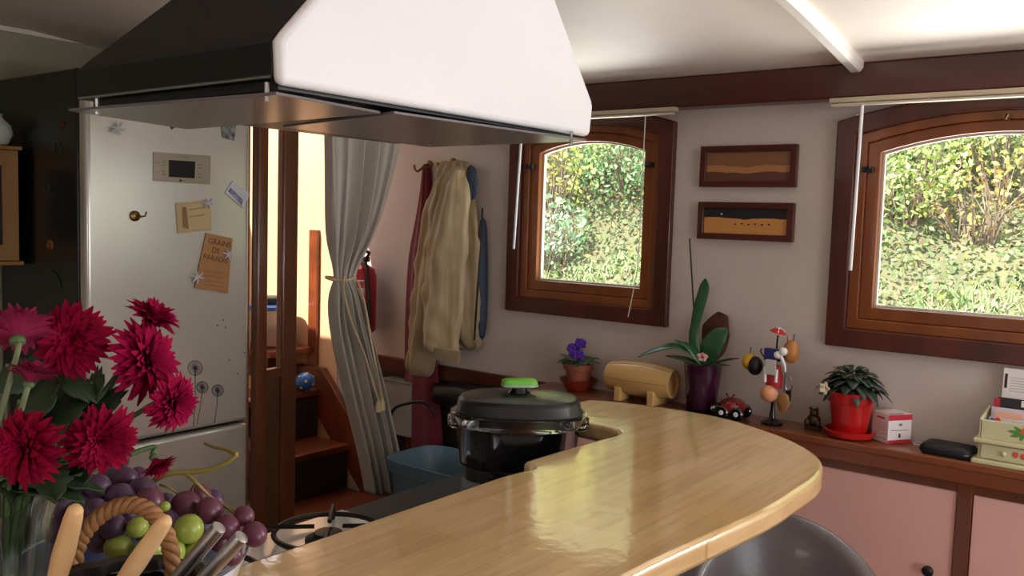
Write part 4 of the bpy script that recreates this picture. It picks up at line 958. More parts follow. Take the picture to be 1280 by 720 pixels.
# --- red pot with leafy plant
c = Vector((at(1062, 540, 'y', 2.62).x, 2.62, LZ))
rp_ = thing('leafy_plant', 'dark leaved plant with a white flower in a bright red pot', 'potted plant', c)
REDP = mat('bright red glaze', (190, 26, 28), 0.25, coat=0.5)
zt = at(1062, 488, 'y', 2.62).z-LZ
MB().lathe([(0.052, 0.001), (0.066, 0.005), (0.073, 0.022), (0.070, 0.023), (0.060, 0.010), (0.0001, 0.008)], 32, c).build('saucer', REDP, rp_, smooth=40)
MB().lathe([(0.044, 0.010), (0.047, 0.014), (0.060, zt-0.034), (0.067, zt-0.031), (0.070, zt), (0.064, zt), (0.060, zt-0.012), (0.0001, zt-0.016)], 32, c).build('pot', REDP, rp_, smooth=35)
MB().lathe([(0.060, zt-0.014), (0.0001, zt-0.004)], 20, c).build('soil', SOIL, rp_)
for k in range(46):
    a = k*2.39996; f = k/46; r = 0.03+0.085*math.sqrt(f); el = 0.075*(1-f)+0.018
    d = Vector((math.cos(a), math.sin(a)*0.72, 0))
    b_ = c+Vector((0, 0, zt-0.005))+d*(0.3*r)+Vector((0, 0, el*0.7)); tp = c+Vector((0, 0, zt-0.005))+d*r+Vector((0, 0, el+0.010*math.sin(k*3)))
    lo = leaf(MB(), b_, tp, 0.036, droop=0.02+0.03*f).build('leaf', mat('slate green leaf', (46, 62, 50), 0.38, var=0.25, coat=0.2), rp_, smooth=180, solid=0.001)
    if k % 2 == 0: MB().tube([c+Vector((0, 0, zt-0.006)), b_], 0.0016, 5).build('leaf_stalk', mat('reddish stalk', (96, 60, 46), 0.6), lo)
fl = MB(); fc = at(1031, 485, 'y', 2.56)
for q in range(5):
    b_ = 2*PI*q/5; leaf(fl, fc, fc+Vector((0.016*math.cos(b_), -0.005, 0.02*math.sin(b_))), 0.014, up=(0, -1, 0), n=4)
fo = fl.build('flower', mat('cream petal', (236, 220, 190), 0.5), rp_, smooth=180, solid=0.001)
MB().tube([c+Vector((-0.02, -0.01, zt)), fc], 0.0016, 5).build('flower_stalk', LEAFD, fo)
# --- white carton with red bands, turned a little
bb = on_ledge(1109, 555.5)
cc0 = Vector((bb.x, max(bb.y, LY+0.018), LZ))
a_l = at(1088, 553, 'z', LZ); 
crt = thing('medicine_carton', 'small white carton with red bands standing beside the red pot', 'carton', cc0)
e1 = Vector((0.57, 0.82, 0)).normalized()*0.080; e2 = Vector((-0.82, 0.57, 0)).normalized()*0.066; hC = 0.083
def pr4(o, a, b, z0, z1): return MB().prism([o+Vector((0, 0, z0)), o+a+Vector((0, 0, z0)), o+a+b+Vector((0, 0, z0)), o+b+Vector((0, 0, z0))], (0, 0, z1-z0))
CART = mat('white carton board', (226, 222, 224), 0.5, var=0.02); REDB = mat('carton red', (190, 44, 60), 0.5)
cc0 = cc0+Vector((0, 0, 0.001))
pr4(cc0, e1, e2, 0, hC).build('box', CART, crt, bevel=0.001)
n1 = Vector((e1.y, -e1.x, 0)).normalized()*0.0006
pr4(cc0+n1, e1, -n1*0.9, hC-0.017, hC-0.001).build('red_band', REDB, crt); pr4(cc0+n1, e1, -n1*0.9, 0.001, 0.010).build('red_band', REDB, crt)
DARKT = mat('grey lettering', (120, 110, 118), 0.6)
pr4(cc0+n1+e1*0.1, e1*0.75, -n1*0.9, hC*0.44, hC*0.46).build('print_line', DARKT, crt); pr4(cc0+n1+e1*0.45, e1*0.14, -n1*0.9, hC*0.60, hC*0.68).build('print_line', DARKT, crt)
pr4(cc0+n1+e1*0.46, e1*0.08, -n1*0.9, hC*0.2, hC*0.33).build('print_drop', BLACK, crt)
n2 = -e1.normalized()*0.0006
for f0, f1 in ((0.12, 0.15), (0.3, 0.32), (0.42, 0.44), (0.5, 0.52), (0.58, 0.6), (0.66, 0.68)):
    pr4(cc0+n2+e2*0.12, -n2*0.9, e2*0.7, hC*f0, hC*f1).build('print_line', mat('pink lettering', (206, 160, 166), 0.6), crt)
pr4(cc0+n2+e2*0.25, -n2*0.9, e2*0.45, hC*0.80, hC*0.87).build('print_line', REDB, crt)
pr4(cc0+e1*0.05+Vector((0, 0, 0)), e1*0.6, e2*0.12, hC+0.0002, hC+0.0012).build('flap_shadow_gap', mat('flap edge', (110, 100, 100), 0.7), crt)
# --- pouch and its cord
pq = at(1186, 562, 'y', 2.61)
po = thing('black_pouch', 'flat black zipped pouch lying on the ledge next to the cream box', 'pouch', (pq.x, 2.61, LZ))
oval([(0.060, 0.001), (0.065, 0.006), (0.065, 0.018), (0.059, 0.026), (0.030, 0.031), (0.0001, 0.031)], (pq.x, 2.61, LZ), a=1.0, b=0.72, expo=9, rot=-0.08).build('pouch_body', mat('black nylon', (24, 24, 30), 0.6, bump=0.2, bscale=60), po, smooth=60)
oval([(0.0672, 0.011), (0.0676, 0.013), (0.0672, 0.015)], (pq.x, 2.61, LZ), a=1.0, b=0.72, expo=9, rot=-0.08).build('zip', BLACKG, po)
k0 = at(1150, 556, 'z', LZ)
sk = thing('key_bunch', 'thin dark wire loop and key lying beside the black pouch', 'keys', (k0.x, k0.y, LZ))
MB().tube([(k0.x+0.022*math.cos(a), k0.y+0.014*math.sin(a), LZ+0.003) for a in [2*PI*k/16 for k in range(17)]], 0.002, 5).build('ring', STEEL, sk)
MB().box(k0.x+0.018, k0.x+0.05, k0.y-0.006, k0.y+0.006, LZ+0.001, LZ+0.006).build('key', BLACK, sk, bevel=0.002)
# --- cream painted letter box with a drawer, and papers in it
x0 = at(1213, 575, 'y', 2.555).x
CREAM = mat('cream painted wood', (206, 200, 160), 0.45, var=0.04)
lbx = thing('letter_box', 'cream painted wooden desk box with flowers and a small drawer', 'box', (x0+0.14, 2.62, LZ))
W_ = 0.30
MB().box(x0, x0+W_, 2.555, 2.69, LZ, LZ+0.012).build('foot_board', CREAM, lbx, bevel=0.003)
MB().box(x0+0.012, x0+W_-0.012, 2.575, 2.688, LZ+0.012, LZ+0.055).build('drawer_case', CREAM, lbx)
dw = MB().box(x0+0.02, x0+W_-0.02, 2.567, 2.577, LZ+0.015, LZ+0.052).build('drawer', CREAM, lbx, bevel=0.002)
MB().ball((x0+0.075, 2.562, LZ+0.034), 0.007, 12, 8).build('knob', CREAM, dw, smooth=180)
MB().box(x0+0.002, x0+W_-0.002, 2.558, 2.69, LZ+0.055, LZ+0.066).build('shelf_board', CREAM, lbx, bevel=0.003)
MB().box(x0+0.014, x0+W_-0.014, 2.572, 2.580, LZ+0.066, LZ+0.115).build('front_board', CREAM, lbx, bevel=0.002)
MB().prism([(x0+0.012, 2.572, LZ+0.066), (x0+0.012, 2.572, LZ+0.115), (x0+0.012, 2.688, LZ+0.135), (x0+0.012, 2.688, LZ+0.066)], (0.008, 0, 0)).build('side_board', CREAM, lbx, bevel=0.002)
MB().prism([(x0+W_-0.012, 2.572, LZ+0.066), (x0+W_-0.012, 2.572, LZ+0.115), (x0+W_-0.012, 2.688, LZ+0.135), (x0+W_-0.012, 2.688, LZ+0.066)], (-0.008, 0, 0)).build('side_board', CREAM, lbx, bevel=0.002)
GRN = mat('painted green leaf', (90, 150, 70), 0.5); CORAL = mat('painted coral flower', (214, 96, 70), 0.5)
for k in range(9):
    a = k*0.75; p = Vector((x0+0.115, 2.5715, LZ+0.092)); e_ = p+Vector((0.038*math.cos(a), 0, 0.020*math.sin(a)))
    leaf(MB(), p, e_, 0.010, up=(0, -1, 0), fold=0.02, n=4).build('painted_leaf', GRN, lbx, solid=0.0004)
for dx, dz, r in ((0.115, 0.097, 0.009), (0.14, 0.078, 0.007), (0.10, 0.036, 0.008), (0.118, 0.034, 0.008)):
    MB().lathe([(r, 0), (r*0.9, 0.0008), (0.0001, 0.001)], 10, (x0+dx, 2.5715 if dz > 0.06 else 2.5665, LZ+dz), (0, -1, 0)).build('painted_flower', CORAL, lbx)
def sheet(nm, label, cat, xa, xb, ya, yb, za, zb, m_, th=0.004):
    # leaning rectangular item
    t = thing(nm, label, cat, ((xa+xb)/2, ya, za))
    off = Vector((0, th, 0))
    MB().prism([(xa, ya, za), (xb, ya, za), (xb, yb, zb), (xa, yb, zb)], off).build('sheet', m_, t, bevel=0.0006)
    return t
zA = LZ+0.068
zt = at(1240, 458, 'y', 2.675).z
s1 = sheet('magazine', 'upright white magazine with a grey photo at the back of the cream box', 'magazine', x0+0.045, x0+0.26, 2.655, 2.672, zA, zt, mat('glossy white page', (226, 222, 222), 0.35, var=0.03), 0.006)
def on_mag(f0, f1, g0, g1, nm, m_):
    xa, xb = x0+0.045, x0+0.26; P_ = lambda u, v: Vector((xa+(xb-xa)*u, 2.655+(2.672-2.655)*v-0.0008, zA+(zt-zA)*v))
    MB().prism([P_(f0, g0), P_(f1, g0), P_(f1, g1), P_(f0, g1)], (0, 0.0006, 0)).build(nm, m_, s1)
on_mag(0.36, 0.64, 0.66, 0.90, 'photo', mat('dark photo print', (60, 60, 64), 0.5, rgb2=(24, 24, 26), scale=40)); on_mag(0.47, 0.57, 0.68, 0.86, 'portrait', mat('pale grey print', (170, 168, 166), 0.6)); on_mag(0.02, 0.05, 0.7, 0.92, 'lettering', mat('black print', (40, 36, 40), 0.6))
for g in (0.66, 0.70, 0.74, 0.78, 0.82, 0.86): on_mag(0.08, 0.32, g, g+0.008, 'lettering', mat('grey lines print', (168, 164, 168), 0.6))
s2_ = sheet('folder', 'black folder with a white label strip leaning in the cream box', 'folder', x0+0.04, x0+0.25, 2.635, 2.648, zA, zA+0.098, mat('black folder plastic', (30, 30, 34), 0.4), 0.005)
MB().box(x0+0.095, x0+0.17, 2.6455, 2.6475, zA+0.072, zA+0.096).build('label_strip', WHITE, s2_); MB().box(x0+0.032, x0+0.046, 2.640, 2.646, zA+0.072, zA+0.095).build('red_corner', REDB, s2_)
s3 = sheet('envelope', 'pale lilac envelope in front of the black folder', 'envelope', x0+0.03, x0+0.22, 2.612, 2.624, zA, zA+0.075, mat('lilac paper', (206, 196, 206), 0.6), 0.002)
s4 = sheet('peach_card', 'peach coloured rounded card sticking out of the cream box', 'card', x0+0.04, x0+0.105, 2.604, 2.610, zA, zA+0.066, mat('peach card', (230, 172, 146), 0.6), 0.002)
s5 = sheet('postcard', 'white postcard with blue and red print in front in the cream box', 'postcard', x0+0.03, x0+0.12, 2.592, 2.597, zA, zA+0.052, mat('postcard print', (214, 208, 214), 0.5), 0.0015)
MB().lathe([(0.008, 0), (0.0001, 0.001)], 10, (x0+0.05, 2.5945, zA+0.045), (0, -1, 0)).build('red_print', mat('print red', (210, 70, 60), 0.5), s5); MB().lathe([(0.006, 0), (0.0001, 0.001)], 10, (x0+0.038, 2.5945, zA+0.045), (0, -1, 0)).build('blue_print', mat('print blue', (80, 90, 170), 0.5), s5)

# ================================================================ BAR STOOL
LEA = mat('grey brown leather', (88, 80, 80), 0.38, var=0.08, coat=0.15, bump=0.08, bscale=120)
sc_ = Vector((-0.56, 1.63, 0))
sto = thing('bar_stool', 'bar stool with a grey brown padded leather tub back under the bar end', 'bar stool', sc_)
def tub(r, z0, z1, a0, a1, n=28):
    m = MB(); rings = []
    for k in range(n+1):
        t_ = k/n; a = a0+(a1-a0)*t_; s_ = math.sin(PI*t_)
        top_ = z0+(z1-z0)*(0.25+0.75*s_**1.1); d = Vector((math.cos(a), math.sin(a), 0)); th = 0.034*(0.5+0.5*s_**0.4)
        row = []
        for q in range(16):
            b_ = 2*PI*q/16; cz = (z0+top_)/2; hz_ = (top_-z0)/2
            sg = math.copysign(abs(math.sin(b_))**0.55, math.sin(b_)); 
            flare = 0.05*((cz+hz_*sg)-z0)/(z1-z0)
            row.append(sc_+d*(r+flare+th*math.copysign(abs(math.cos(b_))**0.7, math.cos(b_)))+Vector((0, 0, cz+hz_*sg)))
        rings.append(row+[row[0]])
    m.grid(rings); m.add(rings[0][:-1], [list(range(16))]); m.add(rings[-1][:-1], [list(range(16))]); return m
A0 = math.radians(122)
tub(0.165, 0.70, 1.0, A0-math.radians(115), A0+math.radians(115)).build('backrest', LEA, sto, smooth=180, sub=1)
MB().lathe([(0.0001, 0.68), (0.16, 0.685), (0.185, 0.71), (0.185, 0.745), (0.16, 0.77), (0.0001, 0.775)], 32, sc_).build('seat', LEA, sto, smooth=60)
CHR = mat('chrome', (214, 214, 216), 0.1, 1.0, var=0.0)
MB().lathe([(0.21, 0.0), (0.21, 0.008), (0.06, 0.025), (0.032, 0.04), (0.030, 0.40), (0.022, 0.41), (0.022, 0.68), (0.0001, 0.68)], 28, sc_).build('pedestal', CHR, sto, smooth=40)
MB().tube([sc_+Vector((0.15*math.cos(a), 0.15*math.sin(a), 0.32)) for a in [2*PI*k/28 for k in range(29)]], 0.009, 8).build('footrest', CHR, sto, smooth=60)

# ================================================================ FLOWERS IN THE GLASS VASE
vd = 0.66
v0 = dep(-6, 620, vd); vc = Vector((v0.x, v0.y, BZ+0.001)); vr = v0.z-BZ
vase = thing('glass_vase', 'tall ribbed clear glass vase with a wavy rim holding chrysanthemums', 'vase', vc)
VGL = thin_glass('vase glass', (0.90, 0.93, 0.91), 0.22, 0.12)
def wavy(r, zz_, n=48, amp=0.0, ribs=16):
    return [vc+Vector(((r*(1+0.025*math.cos(ribs*2*PI*k/n)))*math.cos(2*PI*k/n), (r*(1+0.025*math.cos(ribs*2*PI*k/n)))*math.sin(2*PI*k/n), zz_+amp*math.sin(6*2*PI*k/n))) for k in range(n)]
pr_ = [(0.030, 0.0, 0), (0.031, 0.10, 0), (0.034, vr*0.75, 0), (0.040, vr*0.93, 0.002), (0.045, vr, 0.005), (0.0425, vr, 0.005), (0.0375, vr*0.93, 0.002), (0.031, vr*0.75, 0), (0.028, 0.10, 0), (0.027, 0.012, 0), (0.0003, 0.012, 0)]
m = MB(); rows = [wavy(r, z_, amp=a) for r, z_, a in pr_]; m.grid([r+[r[0]] for r in rows]); m.add(rows[0], [list(range(48))])
m.build('glass', VGL, vase, smooth=50)
MB().lathe([(0.0001, 0.0125), (0.0265, 0.0125), (0.0275, 0.1), (0.0285, vr*0.60), (0.0001, vr*0.60)], 32, vc).build('water', thin_glass('cloudy water', (0.80, 0.84, 0.78), 0.18, 0.25), vase, smooth=40)
PET = [mat('crimson petal', (128, 2, 42), 0.8, var=0.25, scale=40), mat('magenta red petal', (138, 4, 54), 0.8, var=0.25, scale=40), mat('pink underside petal', (128, 32, 64), 0.7, var=0.25, scale=40)]
for _p in PET: _p.node_tree.nodes['Principled BSDF'].inputs['Specular IOR Level'].default_value = 0.12
STEM = mat('flower stem', (70, 92, 50), 0.6); STEMP = mat('pale flower stem', (104, 112, 80), 0.6)
CHL = mat('chrysanthemum leaf', (38, 58, 34), 0.6, var=0.25)
def chrys(px, py, t_, rpx, facing, label, pm=0, closed=0.0, leaves=1):
    c = dep(px, py, t_); R = rpx*1.08*t_/FPX
    nrm = Vector(facing).normalized(); q = Vector((0, 0, 1)).rotation_difference(nrm)
    th = thing('chrysanthemum', label, 'flower', c, 'red chrysanthemums in the glass vase')
    m = MB(); layers = [(30, 1.0, 8), (28, 0.95, 20), (26, 0.85, 34), (22, 0.70, 48), (16, 0.55, 62), (12, 0.40, 74)]
    for li, (n, L_, elv) in enumerate(layers):
        el = math.radians(min(88, elv+closed*40))
        for k in range(n):
            a = 2*PI*(k+0.5*(li % 2))/n+random.uniform(-0.08, 0.08); le = R*L_*random.uniform(0.86, 1.08)
            e_ = el+random.uniform(-0.12, 0.12); d = Vector((math.cos(a)*math.cos(e_), math.sin(a)*math.cos(e_), math.sin(e_)))
            sd_ = Vector((-math.sin(a), math.cos(a), 0)); up_ = d.cross(sd_)*-1
            if up_.z < 0: up_ = -up_
            wd = R*0.25*(1-0.06*li); rows = []
            for i in range(5):
                f = i/4; cpt = d*(le*(0.08+0.92*f))+up_*(le*0.10*math.sin(f*PI)) - Vector((0, 0, le*0.12*f*f*(1 if li < 2 else -0.5)))
                w_ = wd*(0.35+0.65*math.sin(PI*min(1, f*0.75+0.12)))*(1 if i < 4 else 0.25)
                rows.append([c+q @ (cpt+sd_*w_*0.5+up_*w_*0.22), c+q @ cpt, c+q @ (cpt-sd_*w_*0.5+up_*w_*0.22)])
            m.grid(rows)
    po_ = m.build('petals', PET[pm], th, smooth=180)
    MB().lathe([(0.0001, -R*0.16), (R*0.14, -R*0.14), (R*0.2, -R*0.04), (R*0.16, R*0.06), (0.0001, R*0.08)], 14, c, nrm).build('calyx', STEM, th, smooth=60)
    base_ = c-nrm*R*0.14; a = 2*PI*random.random()
    mouth = vc+Vector((0.022*math.cos(a), 0.022*math.sin(a), vr)); foot_ = vc+Vector((-0.016*math.cos(a), -0.016*math.sin(a), 0.03))
    mid = (base_+mouth)/2-nrm*R*0.5+Vector((0, 0, -0.01))
    MB().tube([tuple(p) for p in catmull([base_, base_-nrm*R*0.35, mid, mouth, foot_], 6)], 0.0021, 7).build('stem', STEMP if pm == 2 else STEM, th, smooth=60)
    for k in range(leaves):
        b_ = mouth*(0.65-0.2*k)+mid*(0.35+0.2*k); a2 = random.uniform(0, 2*PI)
        tp = b_+Vector((0.05*math.cos(a2), 0.05*math.sin(a2), 0.012))
        lm = MB(); n = 8; ax = tp-b_; side = ax.cross(Vector((0, 0, 1))).normalized()
        rows = []
        for i in range(n+1):
            f = i/n; w_ = 0.026*math.sin(PI*min(1, f*0.9+0.05))*(1.0+0.35*(i % 2)); p = b_+ax*f-Vector((0, 0, 0.02*f*f))
            rows.append([p+side*w_/2+Vector((0, 0, 0.004)), p, p-side*w_/2+Vector((0, 0, 0.004))])
        lm.grid(rows); lm.build('leaf', CHL, th, smooth=180, solid=0.0008)
    return th
TC = -_f   # towards the viewer side of the room
UPV = Vector((0, 0, 1)); RT = Vector((_r0.x, _r0.y, 0))
chrys(92, 425, 0.70, 47, TC*1.0+RT*0.25+UPV*0.15, 'largest open crimson chrysanthemum facing the room, high in the vase', 0)
chrys(22, 425, 0.66, 46, -TC*0.55-RT*0.25+UPV*0.65, 'chrysanthemum turned away showing its green calyx and pale stem', 2, 0.35)
chrys(176, 452, 0.72, 50, TC*0.35+RT*0.85+UPV*0.20, 'crimson chrysanthemum facing sideways towards the window wall', 1)
chrys(184, 408, 0.74, 38, RT*0.55+UPV*0.85+TC*0.1, 'small upright half open chrysanthemum, the topmost', 1, 0.6)
chrys(212, 503, 0.71, 36, TC*0.45+RT*0.85-UPV*0.05, 'chrysanthemum leaning out over the grapes towards the fridge dandelions', 1)
chrys(124, 548, 0.66, 44, TC*0.8+RT*0.55-UPV*0.15, 'low crimson chrysanthemum with pointed petals above the purple grapes', 0)
chrys(36, 560, 0.62, 50, TC*1.0-RT*0.1+UPV*0.05, 'broad dark crimson chrysanthemum low over the vase rim', 0)
chrys(192, 572, 0.72, 27, RT*0.5-UPV*0.8+TC*0.2, 'small drooping chrysanthemum bud hanging beside the grape stalk', 1, 0.7)
chrys(36, 480, 0.64, 34, -TC*0.35+UPV*0.9+RT*0.1, 'pinkish half open chrysanthemum below the turned one', 2, 0.6)
for k, (px, py, t_, dx, dy) in enumerate(((25, 500, .68, 40, 10), (115, 478, .70, -35, 12), (70, 500, .69, 20, 30), (10, 455, .70, 30, 30), (80, 590, .70, 30, 10), (60, 520, .70, -30, -10), (100, 500, .71, 30, -20), (120, 495, .72, 20, 20))):
    b_ = dep(px, py, t_); tp = dep(px+dx, py+dy, t_-0.02)
    lm = MB(); n = 10; ax = tp-b_; side = ax.cross(TC+UPV*0.7).normalized(); rows = []
    for i in range(n+1):
        f = i/n; w_ = 0.034*math.sin(PI*min(1, f*0.9+0.05))*(1.0+0.4*(i % 2)); p = b_+ax*f
        rows.append([p+side*w_/2, p, p-side*w_/2])
    lm.grid(rows)
    sp_ = thing('leaf_sprig', 'dark green lobed leaf sprig between the chrysanthemums', 'leaf', b_, 'leaf sprigs in the glass vase')
    lm.build('leaf', CHL, sp_, smooth=180, solid=0.0008)
    a = k*0.8; mouth = vc+Vector((0.02*math.cos(a), 0.02*math.sin(a), vr)); MB().tube([b_, (b_+mouth)/2, mouth, vc+Vector((0, 0, 0.04))], 0.002, 6).build('stem', STEM, sp_)

# ================================================================ GRAPES IN A BOWL
bcn = dep(165, 690, 0.86); bcn = Vector((bcn.x, bcn.y, BZ+0.001))
BR = 0.108; BH = 0.135
bw_ = thing('fruit_bowl', 'white bowl with a blue rim holding the grapes', 'bowl', bcn)
BOWLM = mat('white glazed bowl', (216, 218, 222), 0.2, coat=0.5, var=0.02)
MB().lathe([(0.05, 0.0), (0.052, 0.012), (0.045, 0.018), (0.075, 0.05), (BR, BH), (BR-0.005, BH), (0.07, 0.055), (0.04, 0.028), (0.0001, 0.026)], 40, bcn).build('body', BOWLM, bw_, smooth=50)
MB().lathe([(BR-0.006, BH-0.001), (BR+0.0008, BH+0.0008), (BR-0.0055, BH-0.012), (BR-0.007, BH-0.012)], 40, bcn).build('blue_rim', mat('blue glaze', (60, 84, 130), 0.2, coat=0.5), bw_, smooth=50)
GR = mat('purple grape skin', (58, 30, 52), 0.38, var=0.35, scale=60, rgb2=(86, 62, 92), sub=0.1)
GR2 = mat('red purple grape skin', (90, 34, 50), 0.35, scale=60, rgb2=(104, 58, 80), sub=0.1)
GG = mat('green grape skin', (156, 166, 66), 0.3, scale=40, rgb2=(136, 150, 66), sub=0.2)
STK = mat('grape stalk', (140, 124, 58), 0.6, var=0.2)
red = thing('purple_grapes', 'bunch of purple grapes with a forked dry stalk in the bowl', 'grapes', bcn+Vector((0, 0, 0.03)))
grn = thing('green_grapes', 'bunch of green grapes lying among the purple ones in front', 'grapes', bcn+Vector((0.02, -0.02, 0.03)))
vis_p = [(82, 610, .80, 17), (78, 630, .78, 17), (104, 606, .84, 17), (122, 610, .80, 18), (155, 600, .84, 17), (150, 622, .80, 18), (178, 614, .82, 18), (162, 640, .78, 18), (186, 628, .79, 19), (206, 630, .84, 14), (232, 630, .82, 17), (262, 638, .81, 17), (250, 618, .87, 14), (284, 658, .80, 16), (305, 645, .81, 13), (318, 668, .80, 16), (289, 694, .80, 14), (141, 658, .745, 17), (72, 662, .79, 17), (100, 648, .77, 18), (120, 640, .77, 17), (100, 672, .76, 17), (125, 675, .755, 17), (275, 675, .84, 15), (78, 690, .79, 16), (148, 576, .90, 13), (172, 598, .88, 14), (296, 664, .84, 14), (112, 628, .80, 16), (206, 652, .80, 16), (140, 600, .85, 16), (66, 640, .82, 15)]
vis_g = [(236, 661, .77, 19), (172, 659, .745, 13), (148, 684, .745, 18), (186, 688, .745, 17), (214, 690, .76, 17), (242, 690, .78, 15), (190, 660, .77, 11), (206, 633, .77, 7), (228, 684, .80, 15)]
pos = []
ico = {}
def grape(par, c, r, m_):
    key = m_.name
    if key not in ico:
        bm = bmesh.new(); bmesh.ops.create_icosphere(bm, subdivisions=3, radius=1.0)
        me = bpy.data.meshes.new('grape'); bm.to_mesh(me); bm.free(); me.shade_smooth(); me.materials.append(m_); ico[key] = me
    o = bpy.data.objects.new('grape', ico[key]); COL.objects.link(o); o.parent = par
    o.location = c-Vector(par.location); o.scale = (r*random.uniform(0.94, 1.0), r*random.uniform(0.94, 1.0), r*random.uniform(1.0, 1.08)); o.rotation_euler = (random.random()*3, random.random()*3, random.random()*3)
    pos.append((c, r))
for px, py, t_, rp in vis_p: grape(red, dep(px, py, t_), rp*t_/FPX, GR2 if px > 225 or random.random() < 0.15 else GR)
for px, py, t_, rp in vis_g: grape(grn, dep(px, py, t_), rp*t_/FPX, GG)
tries = 0; n_ok = 0
while n_ok < 40 and tries < 6000:
    tries += 1
    a = random.uniform(0, 2*PI); r = 0.088*math.sqrt(random.random()); h = random.uniform(0.05, 0.20)
    lim = 0.042+(0.108-0.052)*min(1, (h-0.03)/0.10) if h < 0.13 else 0.095*math.sqrt(max(0, 1-((h-0.12)/0.10)**2))
    if r > lim: continue
    c = bcn+Vector((r*math.cos(a), r*math.sin(a), h))
    if all((c-p).length > (rr+0.012)*0.9 for p, rr in pos):
        grape(red, c, 0.0122, GR); n_ok += 1
def stalk(pts, r0, r1):
    p = catmull([dep(*q) for q in pts], 5); n = len(p)
    MB().tube(p, [r0+(r1-r0)*i/(n-1) for i in range(n)], 7).build('stalk', STK, red, smooth=60)
stalk([(190, 602, .84), (212, 592, .83), (240, 590, .83), (262, 587, .83), (284, 578, .83), (296, 569, .83)], 0.0028, 0.002)
stalk([(296, 568, .83), (283, 562, .84), (268, 559, .85), (256, 554, .86)], 0.0022, 0.0014)
stalk([(230, 591, .83), (246, 604, .82), (262, 620, .83), (285, 634, .83), (300, 642, .82)], 0.0018, 0.0010)
stalk([(245, 604, .82), (240, 612, .83), (243, 622, .84)], 0.0014, 0.0008)
stalk([(275, 628, .83), (290, 640, .82), (306, 652, .82), (316, 660, .81)], 0.0014, 0.0009)
stalk([(200, 606, .83), (212, 610, .82), (230, 622, .83)], 0.0012, 0.0009)
stalk([(276, 655, .83), (284, 672, .83), (290, 686, .81)], 0.0012, 0.0009)

# ================================================================ BASKET WITH CUTLERY
bk = dep(150, 740, 0.655); bkc = Vector((bk.x, bk.y, BZ+0.001)); KH = bk.z-BZ-0.01
bsk = thing('cutlery_basket', 'dark round basket with a twisted wicker handle holding cutlery', 'basket', bkc)
DKW = mat('dark woven cane', (30, 24, 22), 0.35, coat=0.3, var=0.3)
m = MB()
for lv in range(15):
    zl = 0.006+KH*lv/14; r0 = 0.046+0.016*lv/14
    m.tube([bkc+Vector(((r0+0.0022*math.cos(12*a+lv*PI))*math.cos(a), (r0+0.0022*math.cos(12*a+lv*PI))*math.sin(a), zl)) for a in [2*PI*k/72 for k in range(73)]], KH/27, 5)
m.build('woven_side', DKW, bsk, smooth=60)
MB().lathe([(0.046, 0.0), (0.046, 0.006), (0.0001, 0.006)], 28, bkc).build('bottom', DKW, bsk)
WICK = mat('tan wicker', (150, 104, 62), 0.55, var=0.25, scale=50)
hp = [dep(88, 735, .70), dep(95, 690, .70), dep(108, 662, .70), dep(132, 640, .70), dep(160, 631, .70), (dep(186, 638, .70)), dep(204, 660, .70), dep(214, 690, .70), dep(218, 735, .70)]
hc = catmull(hp, 8)
for s_ in range(3):
    pth = []
    for i, p in enumerate(hc):
        a = i*0.75+s_*2*PI/3; t_ = (hc[min(i+1, len(hc)-1)]-hc[max(i-1, 0)]).normalized(); u_ = t_.cross(_f).normalized()
        pth.append(p+(u_*math.cos(a)+_f*math.sin(a))*0.0036)
    MB().tube(pth, 0.0036, 7).build('handle_strand', WICK, bsk, smooth=60)
WH = mat('pale handle wood', (222, 182, 132), 0.45, coat=0.15, rgb2=(206, 160, 108), scale=30, stretch=(1, 1, 0.2))
def knife(p_top, p_low, r, m_, label, steel=False):
    a = dep(*p_top); b = dep(*p_low); d = (b-a).normalized(); L_ = 0.115
    # blade runs on down to the floor of the basket
    t_end = (BZ+0.02-a.z)/d.z
    e_ = a+d*min(t_end, 0.21)
    t = thing('table_knife', label, 'cutlery', e_, 'cutlery in the basket')
    hl = a+d*L_
    if steel: MB().tube([a-d*0.0005, a, a+d*0.004, a+d*(L_*0.6), hl], [r*0.75, r*0.95, r, r*0.95, r*0.7], 18).build('handle', m_, t, smooth=40)
    else: MB().tube([a, a+d*0.003, a+d*0.012, a+d*0.05, hl], [r*0.5, r*0.78, r*0.92, r*1.12, r*0.8], 18).build('handle', m_, t, smooth=60)
    sd_ = d.cross(_f).normalized(); 
    MB().prism([hl-d*0.01+sd_*0.006, hl-d*0.01-sd_*0.006, e_-sd_*0.006, e_+sd_*0.003], d.cross(sd_)*0.0012).build('blade', STEEL, t)
knife((95, 634, .60), (72, 720, .635), 0.0068, WH, 'pale wooden knife handle nearest the glass vase', False)
knife((209, 648, .62), (158, 722, .645), 0.0064, WH, 'pale wooden knife handle leaning against the wicker handle', False)
knife((274, 659, .66), (222, 722, .67), 0.0058, STEEL, 'steel cutlery handle leaning beside the green grapes', True)
knife((302, 671, .655), (252, 726, .665), 0.0058, STEEL, 'steel cutlery handle leaning out over the bare bar top', True)

